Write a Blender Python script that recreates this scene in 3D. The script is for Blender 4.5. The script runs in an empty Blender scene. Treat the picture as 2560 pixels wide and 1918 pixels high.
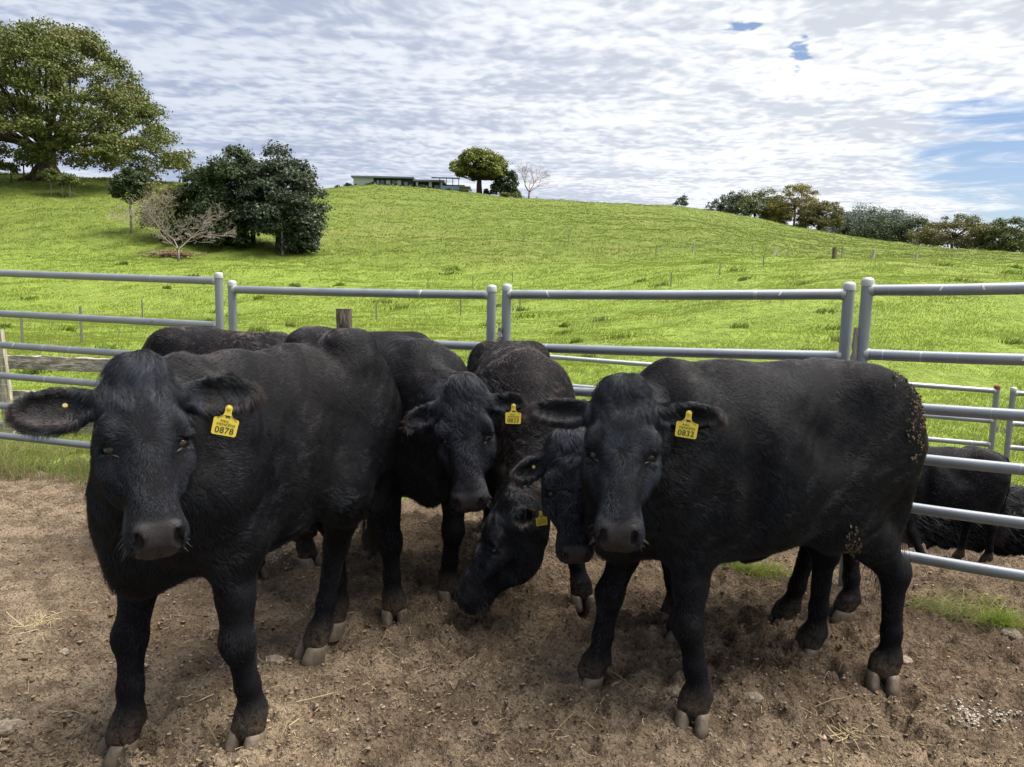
import bpy, bmesh, math, random, time
import numpy as np
from mathutils import Vector, Matrix
T0 = time.time()
sc = bpy.context.scene
COL = sc.collection
random.seed(7)
rng = np.random.default_rng(11)

def nrm(v): v = np.asarray(v, float); return v / (np.linalg.norm(v, axis=-1, keepdims=True) + 1e-9)
# ------------------------------------------------------------------ camera
CAM_H = 1.6
PITCH = math.atan((959 - 715) / 1922)
ROLL = 0.022
_f = np.array([0, math.cos(PITCH), -math.sin(PITCH)])
_r0 = np.array([1.0, 0, 0])
_u0 = np.cross(_r0, _f)
_r = _r0 * math.cos(ROLL) + _u0 * math.sin(ROLL)
_u = -_r0 * math.sin(ROLL) + _u0 * math.cos(ROLL)
cam_data = bpy.data.cameras.new('camera')
cam = bpy.data.objects.new('camera', cam_data)
COL.objects.link(cam)
M = Matrix.Identity(4)
for i in range(3):
    M[i][0], M[i][1], M[i][2] = _r[i], _u[i], -_f[i]
M[2][3] = CAM_H
cam.matrix_world = M
cam_data.sensor_width = 36
cam_data.lens = 36 * 1922 / 2560
cam_data.clip_start = 0.05
cam_data.clip_end = 3000
sc.camera = cam

def P(u, v, dep):
    """photo pixel at a given depth -> world point (for laying things out)"""
    return np.array([0, 0, CAM_H]) + (_f + _r * (u - 1280) / 1922 - _u * (v - 959) / 1922) * dep

def G(u, v, z=0.0):
    d = _f + _r * (u - 1280) / 1922 - _u * (v - 959) / 1922
    return np.array([0, 0, CAM_H]) + d * ((z - CAM_H) / d[2])

# ------------------------------------------------------------------ light
SUN_EL, SUN_AZ = math.radians(66), math.radians(78)      # azimuth from +Y towards +X
sun_dir = Vector((math.sin(SUN_AZ) * math.cos(SUN_EL), math.cos(SUN_AZ) * math.cos(SUN_EL), math.sin(SUN_EL)))
sl = bpy.data.lights.new('sun', 'SUN')
sl.energy = 3.0
sl.angle = math.radians(48)
sl.color = (1.0, 0.94, 0.84)
so = bpy.data.objects.new('sun', sl)
COL.objects.link(so)
so.rotation_euler = sun_dir.to_track_quat('Z', 'Y').to_euler()
so.location = (20, 20, 40)
sc.view_settings.view_transform = 'Standard'
sc.view_settings.look = 'None'
sc.view_settings.exposure = 1.75
sc.view_settings.gamma = 1
sc.view_settings.use_curve_mapping = False
sc.render.engine = 'CYCLES'
sc.cycles.max_bounces = 6
sc.cycles.diffuse_bounces = 3
sc.cycles.glossy_bounces = 2
sc.cycles.transparent_max_bounces = 8
sc.cycles.use_denoising = True
sc.cycles_curves.shape = 'RIBBONS'
sc.cycles_curves.subdivisions = 2

# ------------------------------------------------------------------ node helpers
class NT:
    def __init__(s, tree):
        s.t = tree; s.n = tree.nodes; s.l = tree.links
    def node(s, typ, **kw):
        nd = s.n.new(typ)
        for k, v in kw.items():
            if k == 'inp':
                for kk, vv in v.items():
                    if isinstance(vv, bpy.types.NodeSocket): s.l.new(vv, nd.inputs[kk])
                    else: nd.inputs[kk].default_value = vv
            else: setattr(nd, k, v)
        return nd
    def math(s, op, a, b=0.0, c=None, clamp=False):
        nd = s.n.new('ShaderNodeMath'); nd.operation = op; nd.use_clamp = clamp
        for i, x in enumerate((a, b, c)):
            if x is None: continue
            if isinstance(x, bpy.types.NodeSocket): s.l.new(x, nd.inputs[i])
            else: nd.inputs[i].default_value = x
        return nd.outputs[0]
    def mix(s, f, a, b, mode='MIX'):
        nd = s.n.new('ShaderNodeMix'); nd.data_type = 'RGBA'; nd.blend_type = mode; nd.clamp_factor = True
        for i, x in ((0, f), (6, a), (7, b)):
            if isinstance(x, bpy.types.NodeSocket): s.l.new(x, nd.inputs[i])
            else: nd.inputs[i].default_value = (*x, 1) if (i > 0 and len(x) == 3) else x
        return nd.outputs[2]
    def ramp(s, f, lo, hi, smooth=True):
        nd = s.n.new('ShaderNodeMapRange'); nd.interpolation_type = 'SMOOTHSTEP' if smooth else 'LINEAR'
        s.l.new(f, nd.inputs[0]); nd.inputs[1].default_value = lo; nd.inputs[2].default_value = hi
        return nd.outputs[0]
    def noise(s, vec, scale, detail=4, rough=0.55, dist=0.0, dim='3D', out=0):
        nd = s.n.new('ShaderNodeTexNoise'); nd.noise_dimensions = dim
        if vec is not None: s.l.new(vec, nd.inputs['Vector'])
        nd.inputs['Scale'].default_value = scale; nd.inputs['Detail'].default_value = detail
        nd.inputs['Roughness'].default_value = rough; nd.inputs['Distortion'].default_value = dist
        return nd.outputs[out]
    def vscale(s, vec, sx, sy, sz):
        nd = s.n.new('ShaderNodeMapping'); nd.inputs['Scale'].default_value = (sx, sy, sz)
        s.l.new(vec, nd.inputs[0]); return nd.outputs[0]
    def bump(s, h, strength, dist):
        nd = s.n.new('ShaderNodeBump'); nd.inputs['Strength'].default_value = strength
        nd.inputs['Distance'].default_value = dist; s.l.new(h, nd.inputs['Height']); return nd.outputs[0]

def new_mat(name, rough=0.7, base=(0.5, 0.5, 0.5), spec=0.3, metal=0.0):
    m = bpy.data.materials.new(name); m.use_nodes = True
    nt = NT(m.node_tree); b = m.node_tree.nodes['Principled BSDF']
    b.inputs['Base Color'].default_value = (*base, 1); b.inputs['Roughness'].default_value = rough
    b.inputs['Specular IOR Level'].default_value = spec; b.inputs['Metallic'].default_value = metal
    return m, nt, b

# ------------------------------------------------------------------ sky
W = bpy.data.worlds.new('World'); sc.world = W; W.use_nodes = True
nt = NT(W.node_tree); bg = W.node_tree.nodes['Background']
sky = nt.node('ShaderNodeTexSky', sky_type='NISHITA', sun_disc=False, sun_elevation=SUN_EL, sun_rotation=SUN_AZ)
sky.altitude = 100; sky.air_density = 1.0; sky.dust_density = 0.6; sky.ozone_density = 1.5
tc = nt.node('ShaderNodeTexCoord')
sep = nt.node('ShaderNodeSeparateXYZ', inp={0: tc.outputs['Generated']})
dx, dy, dz = sep.outputs
zz = nt.math('ADD', nt.math('MAXIMUM', dz, 0.0), 0.055)
px = nt.math('DIVIDE', dx, zz); py = nt.math('DIVIDE', dy, zz)
pl = nt.node('ShaderNodeCombineXYZ', inp={0: px, 1: py, 2: 0.0}).outputs[0]
# a layer of altocumulus: broad rolls, medium ripples, small puffs
warp = nt.noise(pl, 0.8, 3, 0.5, 0.0, out=1)
wv = nt.node('ShaderNodeVectorMath', operation='MULTIPLY_ADD', inp={0: warp, 1: (0.35, 0.35, 0), 2: pl}).outputs[0]
rot = nt.node('ShaderNodeMapping', inp={0: wv, 'Rotation': (0, 0, 0.25), 'Scale': (0.45, 1.0, 1)}).outputs[0]
rolls = nt.noise(rot, 2.1, 3, 0.5, 0.2)
rip = nt.noise(nt.node('ShaderNodeMapping', inp={0: wv, 'Rotation': (0, 0, -0.2), 'Scale': (0.65, 1, 1)}).outputs[0], 6.5, 3, 0.5, 0.3)
puff = nt.noise(wv, 15.0, 2, 0.45, 0.25)
broad = nt.noise(pl, 0.35, 2, 0.5)
# azimuth factor: the veil thins and brightens towards the sun side
az = nt.math('ARCTAN2', dx, dy)
right = nt.ramp(az, -0.50, 0.42)
body = nt.math('ADD', nt.math('MULTIPLY', rolls, 0.42), nt.math('MULTIPLY', rip, 0.30))
body = nt.math('ADD', body, nt.math('MULTIPLY', puff, 0.34))
bright = nt.ramp(body, 0.42, 0.63)
c_lo = nt.mix(right, (0.128, 0.149, 0.200), (0.205, 0.219, 0.243))
c_hi = nt.mix(right, (0.222, 0.240, 0.272), (0.335, 0.340, 0.348))
ccol = nt.mix(bright, c_lo, c_hi)
elev = nt.math('ARCSINE', dz)
low = nt.math('MULTIPLY', nt.math('MULTIPLY', nt.ramp(elev, 0.20, 0.05), nt.math('SUBTRACT', 1.0, right)), 0.75)
ccol = nt.mix(nt.math('MULTIPLY', low, nt.ramp(rolls, 0.62, 0.40)), ccol, (0.125, 0.150, 0.215))
# clear gaps
gap_n = nt.noise(wv, 5.0, 5, 0.6, 0.4)
gap = nt.ramp(nt.math('ADD', nt.math('MULTIPLY', broad, 0.5), nt.math('MULTIPLY', gap_n, 0.7)), 0.40, 0.34)
sx_ = nt.math('SUBTRACT', az, 0.70); sy_ = nt.math('SUBTRACT', elev, 0.135)
e2 = nt.math('ADD', nt.math('POWER', nt.math('ABSOLUTE', nt.math('DIVIDE', sx_, 0.23)), 2.0), nt.math('POWER', nt.math('ABSOLUTE', nt.math('DIVIDE', sy_, 0.082)), 2.0))
wisp = nt.noise(nt.vscale(tc.outputs['Generated'], 3, 3, 22), 2.6, 5, 0.6, 0.6)
hole = nt.ramp(nt.math('ADD', e2, nt.math('MULTIPLY', nt.math('SUBTRACT', wisp, 0.5), 3.6)), 1.5, 0.35)
def spot(a, e, ra, re):
    q = nt.math('ADD', nt.math('POWER', nt.math('ABSOLUTE', nt.math('DIVIDE', nt.math('SUBTRACT', az, a), ra)), 2.0),
                nt.math('POWER', nt.math('ABSOLUTE', nt.math('DIVIDE', nt.math('SUBTRACT', elev, e), re)), 2.0))
    return nt.ramp(nt.math('ADD', q, nt.math('MULTIPLY', nt.math('SUBTRACT', nt.math('ADD', nt.math('MULTIPLY', rip, .5), nt.math('MULTIPLY', puff, .5)), 0.5), 9.0)), 1.1, 0.0)
clear = nt.math('MAXIMUM', hole, nt.math('MULTIPLY', spot(0.272, 0.302, 0.022, 0.010), 0.9))
clear = nt.math('MAXIMUM', clear, nt.math('MULTIPLY', spot(0.335, 0.272, 0.012, 0.018), 0.9))
clear = nt.math('MAXIMUM', clear, nt.math('MULTIPLY', gap, 0.6), clamp=True)
skycol = nt.mix(1.0, sky.outputs[0], (0.034, 0.034, 0.037), 'MULTIPLY')
fin = nt.mix(clear, ccol, skycol)
# pale band right at the horizon
fin = nt.mix(nt.math('MULTIPLY', nt.ramp(dz, 0.09, 0.0), 0.5), fin, (0.20, 0.225, 0.275))
nt.l.new(fin, bg.inputs[0]); bg.inputs[1].default_value = 1.0

# ------------------------------------------------------------------ object helpers
def tag(o, label=None, cat=None, group=None, kind=None):
    if label: o['label'] = label
    if cat: o['category'] = cat
    if group: o['group'] = group
    if kind: o['kind'] = kind
    return o
def empty(name, loc=(0, 0, 0), rz=0.0, **kw):
    o = bpy.data.objects.new(name, None); COL.objects.link(o)
    o.location = tuple(loc); o.rotation_euler = (0, 0, rz); o.empty_display_size = 0.2
    tag(o, **kw); return o
def mesh_data(name, V, Fc, mat=None, smooth=False):
    """V (n,3); Fc (m,k) array or list of faces"""
    me = bpy.data.meshes.new(name)
    V = np.asarray(V, np.float32)
    if isinstance(Fc, np.ndarray) and Fc.ndim == 2:
        m, k = Fc.shape
        me.vertices.add(len(V)); me.vertices.foreach_set('co', V.ravel())
        me.loops.add(m * k); me.loops.foreach_set('vertex_index', Fc.astype(np.int32).ravel())
        me.polygons.add(m); me.polygons.foreach_set('loop_start', np.arange(0, m * k, k, dtype=np.int32))
        me.polygons.foreach_set('loop_total', np.full(m, k, np.int32))
        me.update(calc_edges=True)
    else:
        me.from_pydata([tuple(map(float, v)) for v in V], [], [tuple(int(i) for i in f) for f in Fc]); me.update()
    if smooth: me.polygons.foreach_set('use_smooth', np.ones(len(me.polygons), bool))
    if mat: me.materials.append(mat)
    return me
def obj(name, me, parent=None, loc=None, rot=None, **kw):
    o = bpy.data.objects.new(name, me); COL.objects.link(o)
    if parent: o.parent = parent
    if loc is not None: o.location = tuple(loc)
    if rot is not None: o.rotation_euler = rot
    tag(o, **kw); return o

class MB:
    """collects simple solids into one mesh"""
    def __init__(s): s.V = []; s.F = []; s.n = 0
    def add(s, V, F):
        V = np.asarray(V, float); s.V.append(V); s.F += [tuple(i + s.n for i in f) for f in F]; s.n += len(V); return s
    def box(s, c, size, R=None, jit=0.0):
        h = np.array(size) / 2
        V = np.array([[x, y, z] for x in (-1, 1) for y in (-1, 1) for z in (-1, 1)]) * h
        if jit: V = V + rng.uniform(-jit, jit, V.shape)
        if R is not None: V = V @ np.array(R).T
        return s.add(V + np.array(c), [(0, 1, 3, 2), (4, 6, 7, 5), (0, 4, 5, 1), (2, 3, 7, 6), (0, 2, 6, 4), (1, 5, 7, 3)])
    def tube(s, pts, rad, n=8, cap=True, ref=None):
        pts = np.asarray(pts, float); rad = np.broadcast_to(rad, len(pts))
        T = np.gradient(pts, axis=0); T /= np.linalg.norm(T, axis=1)[:, None] + 1e-9
        a = np.array(ref if ref is not None else ([0, 0, 1] if abs(T[0][2]) < 0.8 else [1, 0, 0]), float)
        V = []
        for p, t, r in zip(pts, T, rad):
            x = a - t * (a @ t); x /= np.linalg.norm(x) + 1e-9; a = x; y = np.cross(t, x)
            for k in range(n):
                an = 2 * math.pi * k / n; V.append(p + r * (math.cos(an) * x + math.sin(an) * y))
        F = []
        for i in range(len(pts) - 1):
            for k in range(n):
                k2 = (k + 1) % n; F.append((i * n + k, i * n + k2, (i + 1) * n + k2, (i + 1) * n + k))
        if cap: F.append(tuple(range(n))[::-1]); F.append(tuple((len(pts) - 1) * n + k for k in range(n)))
        return s.add(V, F)
    def mesh(s, name, mat, smooth=False, angle=None):
        me = mesh_data(name, np.concatenate(s.V), s.F, mat, smooth)
        if angle: me.set_sharp_from_angle(angle=angle)
        return me

# ------------------------------------------------------------------ numpy noise
def _hash(ix, iy, seed):
    h = (ix.astype(np.int64) * 374761393 + iy.astype(np.int64) * 668265263 + seed * 1274126177) & 0xffffffff
    h = ((h ^ (h >> 13)) * 1274126177) & 0xffffffff
    return ((h ^ (h >> 16)) & 0xffffff) / float(0xffffff)
def vnoise(x, y, seed=0):
    ix = np.floor(x); iy = np.floor(y); fx = x - ix; fy = y - iy
    fx = fx * fx * (3 - 2 * fx); fy = fy * fy * (3 - 2 * fy)
    ix = ix.astype(np.int64); iy = iy.astype(np.int64)
    a = _hash(ix, iy, seed); b = _hash(ix + 1, iy, seed); c = _hash(ix, iy + 1, seed); d = _hash(ix + 1, iy + 1, seed)
    return (a * (1 - fx) + b * fx) * (1 - fy) + (c * (1 - fx) + d * fx) * fy
def fbm(x, y, octs=4, seed=0, gain=0.5):
    s = np.zeros(np.broadcast(x, y).shape); a = 1.0; t = 0
    for o in range(octs):
        ca, sa = math.cos(o * 1.1), math.sin(o * 1.1)
        s = s + a * (vnoise((x * ca - y * sa) * 2 ** o, (x * sa + y * ca) * 2 ** o, seed + o) - 0.5); t += a; a *= gain
    return s / t
def sstep(a, b, x):
    t = np.clip((x - a) / (b - a), 0, 1); return t * t * (3 - 2 * t)

# ------------------------------------------------------------------ terrain
T_AZ = (np.array([-1600, -400, 0, 500, 900, 1280, 1700, 2100, 2560, 3000, 4200]) - 1280) / 1922.0
T_D = np.array([0, 3.6, 4.5, 6, 8.5, 12, 20, 42, 60, 75, 85, 110, 130, 150, 180, 230, 300, 420, 900])
T_Z = np.array([
 [0,0,0,0,-.05,-.1,-.1,0,2,4,6,11,15,18,18,17,14,5,-20],
 [0,0,0,0,-.07,-.1,-.1,-.4,1.4,3.4,5.2,11,16.8,20.5,21,19,14,5,-20],
 [0,0,0,0,-.07,-.1,-.1,-.5,1.2,3.2,5.0,11,16.8,20.6,21,19,14,5,-20],
 [0,0,0,-.02,-.12,-.18,-.15,-.55,1.1,3.1,5.0,10.8,15.9,19.4,20.3,19,14,5,-20],
 [0,0,0,-.08,-.25,-.3,-.3,-.3,1.2,3.0,4.4,8.6,12.6,16.8,22,29.2,27,14,-20],
 [0,0,-.02,-.15,-.50,-.5,-.35,.0,1.5,3.1,4.4,8.2,11.6,14.8,19.4,26.6,26,14,-20],
 [0,0,-.06,-.35,-.88,-.9,-.2,1.2,3.2,4.5,5.6,9.3,11.8,14.2,18,25.0,25,12,-20],
 [0,0,-.10,-.45,-.92,-.9,0,2.5,4.15,4.3,5.3,7.6,9.4,11.2,14.0,17.6,15,6,-20],
 [0,0,-.12,-.48,-.95,-.9,0,2.55,3.9,4.3,5.0,7.0,8.2,9.35,10.7,10.5,6,0,-20],
 [0,0,-.12,-.48,-.95,-.9,0,2.4,3.6,4.0,4.6,6.0,7.0,7.8,8.3,7.0,4,-2,-20],
 [0,0,-.12,-.48,-.95,-.9,0,2,3.0,3.4,3.8,4.6,5,5,5,4,2,-3,-20]], float)
def _cub(t, p0, p1, p2, p3):
    return 0.5 * (2 * p1 + (-p0 + p2) * t + (2 * p0 - 5 * p1 + 4 * p2 - p3) * t * t + (-p0 + 3 * p1 - 3 * p2 + p3) * t ** 3)
def H0(x, y):
    x = np.asarray(x, float); y = np.asarray(y, float)
    d = np.maximum(y, 0.0)
    az = x / np.maximum(d, 1.0)
    az = np.clip(az, T_AZ[0], T_AZ[-1] - 1e-6)
    ld = np.log(d + 3.0); LD = np.log(T_D + 3.0)
    i = np.clip(np.searchsorted(T_AZ, az, 'right') - 1, 0, len(T_AZ) - 2)
    j = np.clip(np.searchsorted(LD, ld, 'right') - 1, 0, len(T_D) - 2)
    a = (az - T_AZ[i]) / (T_AZ[i + 1] - T_AZ[i])
    b = np.clip((ld - LD[j]) / (LD[j + 1] - LD[j]), 0, 1)
    def row(ii):
        g = lambda jj: T_Z[ii, np.clip(jj, 0, len(T_D) - 1)]
        m1 = (g(j + 1) - g(j - 1)) * 0.5 * np.minimum(1, 1.0); m2 = (g(j + 2) - g(j)) * 0.5
        s = g(j + 1) - g(j)
        m1 = np.where(m1 * s <= 0, 0, np.sign(s) * np.minimum(np.abs(m1), 2.5 * np.abs(s)))
        m2 = np.where(m2 * s <= 0, 0, np.sign(s) * np.minimum(np.abs(m2), 2.5 * np.abs(s)))
        t = b
        return (2*t**3 - 3*t*t + 1) * g(j) + (t**3 - 2*t*t + t) * m1 + (-2*t**3 + 3*t*t) * g(j + 1) + (t**3 - t*t) * m2
    n_ = len(T_AZ) - 1
    return _cub(a, row(np.clip(i - 1, 0, n_)), row(i), row(i + 1), row(np.clip(i + 2, 0, n_)))
def yard_mask(x, y):
    """1 on bare yard soil, 0 on grass"""
    e = 6.25 - 0.50 * (x + 4.2)                              # the front fence line, left part
    e = e + .95 * sstep(-2.4, -1.5, x)
    e = np.where(x > 0.2, 7.6 + 0.0 * x, e)
    e = np.where((x > -1.0) & (x <= 0.2), (7.2 - 0.5 * 3.2) + (7.6 - 5.6) * sstep(-1.0, 0.2, x), e)
    n = fbm(x * 1.7, y * 1.7, 3, 5) * 0.7
    return sstep(0.25, -0.25, y - e + n) * sstep(-8, -7, x) * sstep(9, 8, x) * sstep(-5, -4, y)
def H(x, y):
    d = np.hypot(x, y)
    far = sstep(9, 16, d)
    n = fbm(np.asarray(x) * 0.09, np.asarray(y) * 0.09, 4, 21) * 1.3 * sstep(12, 60, d)
    n = n + fbm(np.asarray(x) * 0.7, np.asarray(y) * 0.7, 4, 31) * 0.22 * far
    hum = np.maximum(vnoise(np.asarray(x) * .9, np.asarray(y) * .45, 23) - .50, 0) + .6 * np.maximum(vnoise(np.asarray(x) * 1.9, np.asarray(y) * .8, 24) - .5, 0)
    n = n + hum * .5 * sstep(45, 90, d)
    n = n + fbm(np.asarray(x) * 2.6, np.asarray(y) * 2.6, 3, 41) * 0.10 * sstep(5, 9, d)
    return H0(x, y) + n
# ------------------------------------------------------------------ ground materials
def mat_pasture():
    m, nt, b = new_mat('pasture_grass_ground', 0.85, spec=0.15)
    g = nt.node('ShaderNodeNewGeometry'); pos = g.outputs['Position']
    n1 = nt.noise(pos, 0.06, 4, 0.6); n2 = nt.noise(pos, 0.45, 5, 0.65); n3 = nt.noise(pos, 3.0, 5, 0.7)
    n4 = nt.noise(nt.vscale(pos, 1, 0.6, 1), 1.9, 6, 0.72, 0.4)
    sp = nt.node('ShaderNodeSeparateXYZ', inp={0: pos})
    far = nt.ramp(sp.outputs[1], 62, 96)
    c_near = nt.mix(nt.ramp(n2, 0.35, 0.65), (0.152, 0.215, 0.034), (0.198, 0.262, 0.044))
    c_far = nt.mix(nt.ramp(n2, 0.38, 0.62), (0.100, 0.138, 0.022), (0.140, 0.176, 0.030))
    c = nt.mix(far, c_near, c_far)
    c = nt.mix(nt.math('MULTIPLY', nt.ramp(n4, 0.50, 0.66), nt.math('ADD', nt.math('MULTIPLY', far, 0.30), 0.40)), c, (0.060, 0.092, 0.013))
    c = nt.mix(nt.math('MULTIPLY', nt.ramp(n1, 0.52, 0.66), 0.35), c, (0.19, 0.19, 0.06))
    c = nt.mix(nt.math('MULTIPLY', nt.ramp(n3, 0.50, 0.72), 0.35), c, (0.10, 0.15, 0.012))
    nt.l.new(c, b.inputs['Base Color'])
    h = nt.math('ADD', nt.math('MULTIPLY', n3, 0.5), n4)
    nt.l.new(nt.bump(h, 0.9, 0.35), b.inputs['Normal'])
    return m
def mat_dirt():
    m, nt, b = new_mat('yard_soil', 0.95, spec=0.12)
    g = nt.node('ShaderNodeNewGeometry'); pos = g.outputs['Position']
    n1 = nt.noise(pos, 0.75, 4, 0.6, 0.3); n2 = nt.noise(pos, 7.0, 6, 0.68); n3 = nt.noise(pos, 45.0, 5, 0.7); n4 = nt.noise(pos, 150, 3, 0.6)
    sp = nt.node('ShaderNodeSeparateXYZ', inp={0: pos})
    soil_tone = nt.math('ADD', n1, nt.math('MULTIPLY', sp.outputs[0], 0.035))
    soil_tone = nt.math('ADD', soil_tone, nt.math('MULTIPLY', sp.outputs[1], 0.028))
    c = nt.mix(nt.ramp(soil_tone, 0.45, 0.70), (0.375, 0.292, 0.208), (0.200, 0.148, 0.104))  # soil darker towards the right and the back, in noisy patches
    c = nt.mix(nt.math('MULTIPLY', nt.ramp(n2, 0.40, 0.62), 0.75), c, (0.110, 0.078, 0.052))
    c = nt.mix(nt.math('MULTIPLY', nt.ramp(n3, 0.52, 0.75), 0.6), c, (0.235, 0.172, 0.112))
    c = nt.mix(nt.math('MULTIPLY', nt.ramp(n4, 0.63, 0.72), 0.7), c, (0.34, 0.29, 0.22))
    n5 = nt.noise(pos, 75, 4, 0.7)
    c = nt.mix(nt.math('MULTIPLY', nt.ramp(n5, 0.50, 0.38), 0.8), c, (0.070, 0.049, 0.033))
    nt.l.new(c, b.inputs['Base Color'])
    v = nt.node('ShaderNodeTexVoronoi', feature='F1', inp={'Vector': pos, 'Scale': 55.0})
    hh = nt.math('ADD', n3, nt.math('MULTIPLY', v.outputs['Distance'], -0.35))
    hh = nt.math('ADD', hh, nt.math('MULTIPLY', n4, 0.35))
    nt.l.new(nt.bump(hh, 1.0, 0.045), b.inputs['Normal'])
    return m
MAT_PAST = mat_pasture(); MAT_DIRT = mat_dirt()

# ------------------------------------------------------------------ pasture sheet (polar grid round the yard, out past the skyline)
def build_pasture():
    a_in = np.radians(np.arange(-43, 43.01, 0.19)); a_out = np.radians(np.arange(43 + 4.5, 360 - 43, 4.5))
    az = np.concatenate([a_in, a_out])
    r = [0.5, 1.2, 2, 3, 4]
    while r[-1] < 12: r.append(r[-1] * 1.028)
    while r[-1] < 330: r.append(r[-1] * 1.0125)
    while r[-1] < 1600: r.append(r[-1] * 1.12)
    r = np.array(r)
    A, R = np.meshgrid(az, r)
    X = R * np.sin(A); Y = R * np.cos(A)
    Z = H(X, Y) - 0.10 * sstep(0.0, 0.6, yard_mask(X, Y))
    Z = np.where(Y < 0, np.where(R < 60, Z, Z - (R - 60) * 0.01), Z)
    nr, na = A.shape
    V = np.stack([X, Y, Z], -1).reshape(-1, 3)
    i = np.arange(nr - 1)[:, None] * na; k = np.arange(na)[None, :]; k2 = (k + 1) % na
    F = np.stack([i + k, i + na + k, i + na + k2, i + k2], -1).reshape(-1, 4)
    V = np.concatenate([V, [[0, 0, -0.1]]])
    me = mesh_data('pasture', V, F[:, ::-1], MAT_PAST, True)
    obj('pasture', me, kind='structure')
build_pasture()

# ------------------------------------------------------------------ yard soil
_hr = np.random.default_rng(99)
HOOF_PRINTS = [(_hr.uniform(-.75, .78) * (y_ + .2), y_, _hr.uniform(.040, .060), _hr.uniform(.012, .028)) for y_ in 2.2 * (6.4 / 2.2) ** _hr.random(330)]
def hoof_prints(x, y):
    """shallow trodden pits with a pushed-up rim"""
    z = np.zeros(np.broadcast(x, y).shape)
    xf, yf, zf = x.ravel(), y.ravel(), z.ravel()
    order = None
    for (hx_, hy_, r_, d_) in HOOF_PRINTS:
        k = np.where((np.abs(xf - hx_) < .13) & (np.abs(yf - hy_) < .13))[0]
        if len(k) == 0: continue
        r = np.hypot(xf[k] - hx_, yf[k] - hy_)
        zf[k] += -d_ * np.exp(-(r / r_) ** 4) + d_ * .45 * np.exp(-((r - r_ * 1.35) / .018) ** 2)
    return zf.reshape(z.shape)
def dirt_micro(x, y):
    a = fbm(x * 3.1, y * 3.1, 3, 51)
    b = fbm(x * 11, y * 11, 4, 61)
    c = np.abs(fbm(x * 24 + b * 2, y * 24, 3, 71)) * 2
    rough = 0.55 + 0.9 * sstep(-0.12, 0.2, fbm(x * 0.6, y * 0.6, 2, 81) + 0.06 * x)
    z = a * 0.075 + (b * 0.085 + (0.5 - c) * 0.030) * rough
    z = z + (.5 - 2.4 * np.abs(fbm(x * 34, y * 34, 2, 93))) * .022 * rough
    cl = vnoise(x * 17, y * 17, 91) * vnoise(x * 31, y * 31, 92)
    z = z + np.maximum(cl - 0.42, 0) * 0.075 * rough
    z = z + np.maximum(vnoise(x * 52, y * 52, 95) - 0.55, 0) * 0.034
    return z
def HY(x, y):
    return H0(x, y) + 0.012 + dirt_micro(x, y) + hoof_prints(np.asarray(x, float), np.asarray(y, float))
def build_yard():
    xs = np.concatenate([np.arange(-8, -4.0, .12), np.arange(-4.0, 4.6, 0.0155), np.arange(4.6, 9, .12)])
    ys = [-5.0]
    while ys[-1] < 1.6: ys.append(ys[-1] + 0.15)
    while ys[-1] < 9.2: ys.append(ys[-1] + 0.011 * max(1, (ys[-1] / 2.6)) ** 1.2)
    ys = np.array(ys)
    X, Y = np.meshgrid(xs, ys)
    m = yard_mask(X, Y)
    Z = HY(X, Y) - 0.14 * (1 - sstep(0.0, 0.75, m))
    V = np.stack([X, Y, Z], -1).reshape(-1, 3)
    nr, nc = X.shape
    i = np.arange(nr - 1)[:, None] * nc; k = np.arange(nc - 1)[None, :]
    F = np.stack([i + k, i + k + 1, i + nc + k + 1, i + nc + k], -1).reshape(-1, 4)
    keep = (m[:-1, :-1] + m[1:, 1:]).reshape(-1) > 0
    me = mesh_data('yard_soil', V, F[keep], MAT_DIRT, True)
    bm = bmesh.new(); bm.from_mesh(me)
    bmesh.ops.delete(bm, geom=[v for v in bm.verts if not v.link_faces], context='VERTS')
    bm.to_mesh(me); bm.free()
    obj('yard_ground', me, kind='structure')
build_yard()
print('ground', round(time.time() - T0, 1))

# ------------------------------------------------------------------ steel yard panels
def mat_steel():
    m, nt, b = new_mat('galvanised_steel', 0.42, metal=0.75, spec=0.5)
    g = nt.node('ShaderNodeNewGeometry'); pos = g.outputs['Position']
    tcn = nt.node('ShaderNodeTexCoord').outputs['Object']
    n = nt.noise(pos, 6, 5, 0.6); n2 = nt.noise(nt.vscale(pos, 40, 40, 3), 1.0, 3, 0.6)
    c = nt.mix(n, (0.20, 0.22, 0.25), (0.34, 0.365, 0.39))
    wv = nt.noise(nt.vscale(tcn, 30, 0.4, 0.4), 1.0, 2, 0.8, 0.4)
    c = nt.mix(nt.math('MULTIPLY', nt.ramp(wv, 0.66, 0.72), 0.55), c, (0.60, 0.61, 0.62))
    ru = nt.noise(pos, 13, 4, 0.7)
    c = nt.mix(nt.math('MULTIPLY', nt.ramp(ru, 0.64, 0.74), 0.6), c, (0.14, 0.075, 0.04))
    nt.l.new(c, b.inputs['Base Color'])
    nt.l.new(nt.ramp(n, -0.6, 1.4, False), b.inputs['Roughness'])
    return m
MAT_STEEL = mat_steel()
MAT_CHALK = new_mat('white_scratch', 0.7, (0.72, 0.73, 0.74))[0]
MAT_WELD, _, _ = new_mat('post_weld', 0.6, (0.42, 0.42, 0.42), metal=0.5)
MAT_CAP = new_mat('grey_cap', 0.55, (0.40, 0.41, 0.42), metal=0.3)[0]
MAT_RUSTCAP = new_mat('rusty_cap', 0.8, (0.17, 0.055, 0.025))[0]
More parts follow.
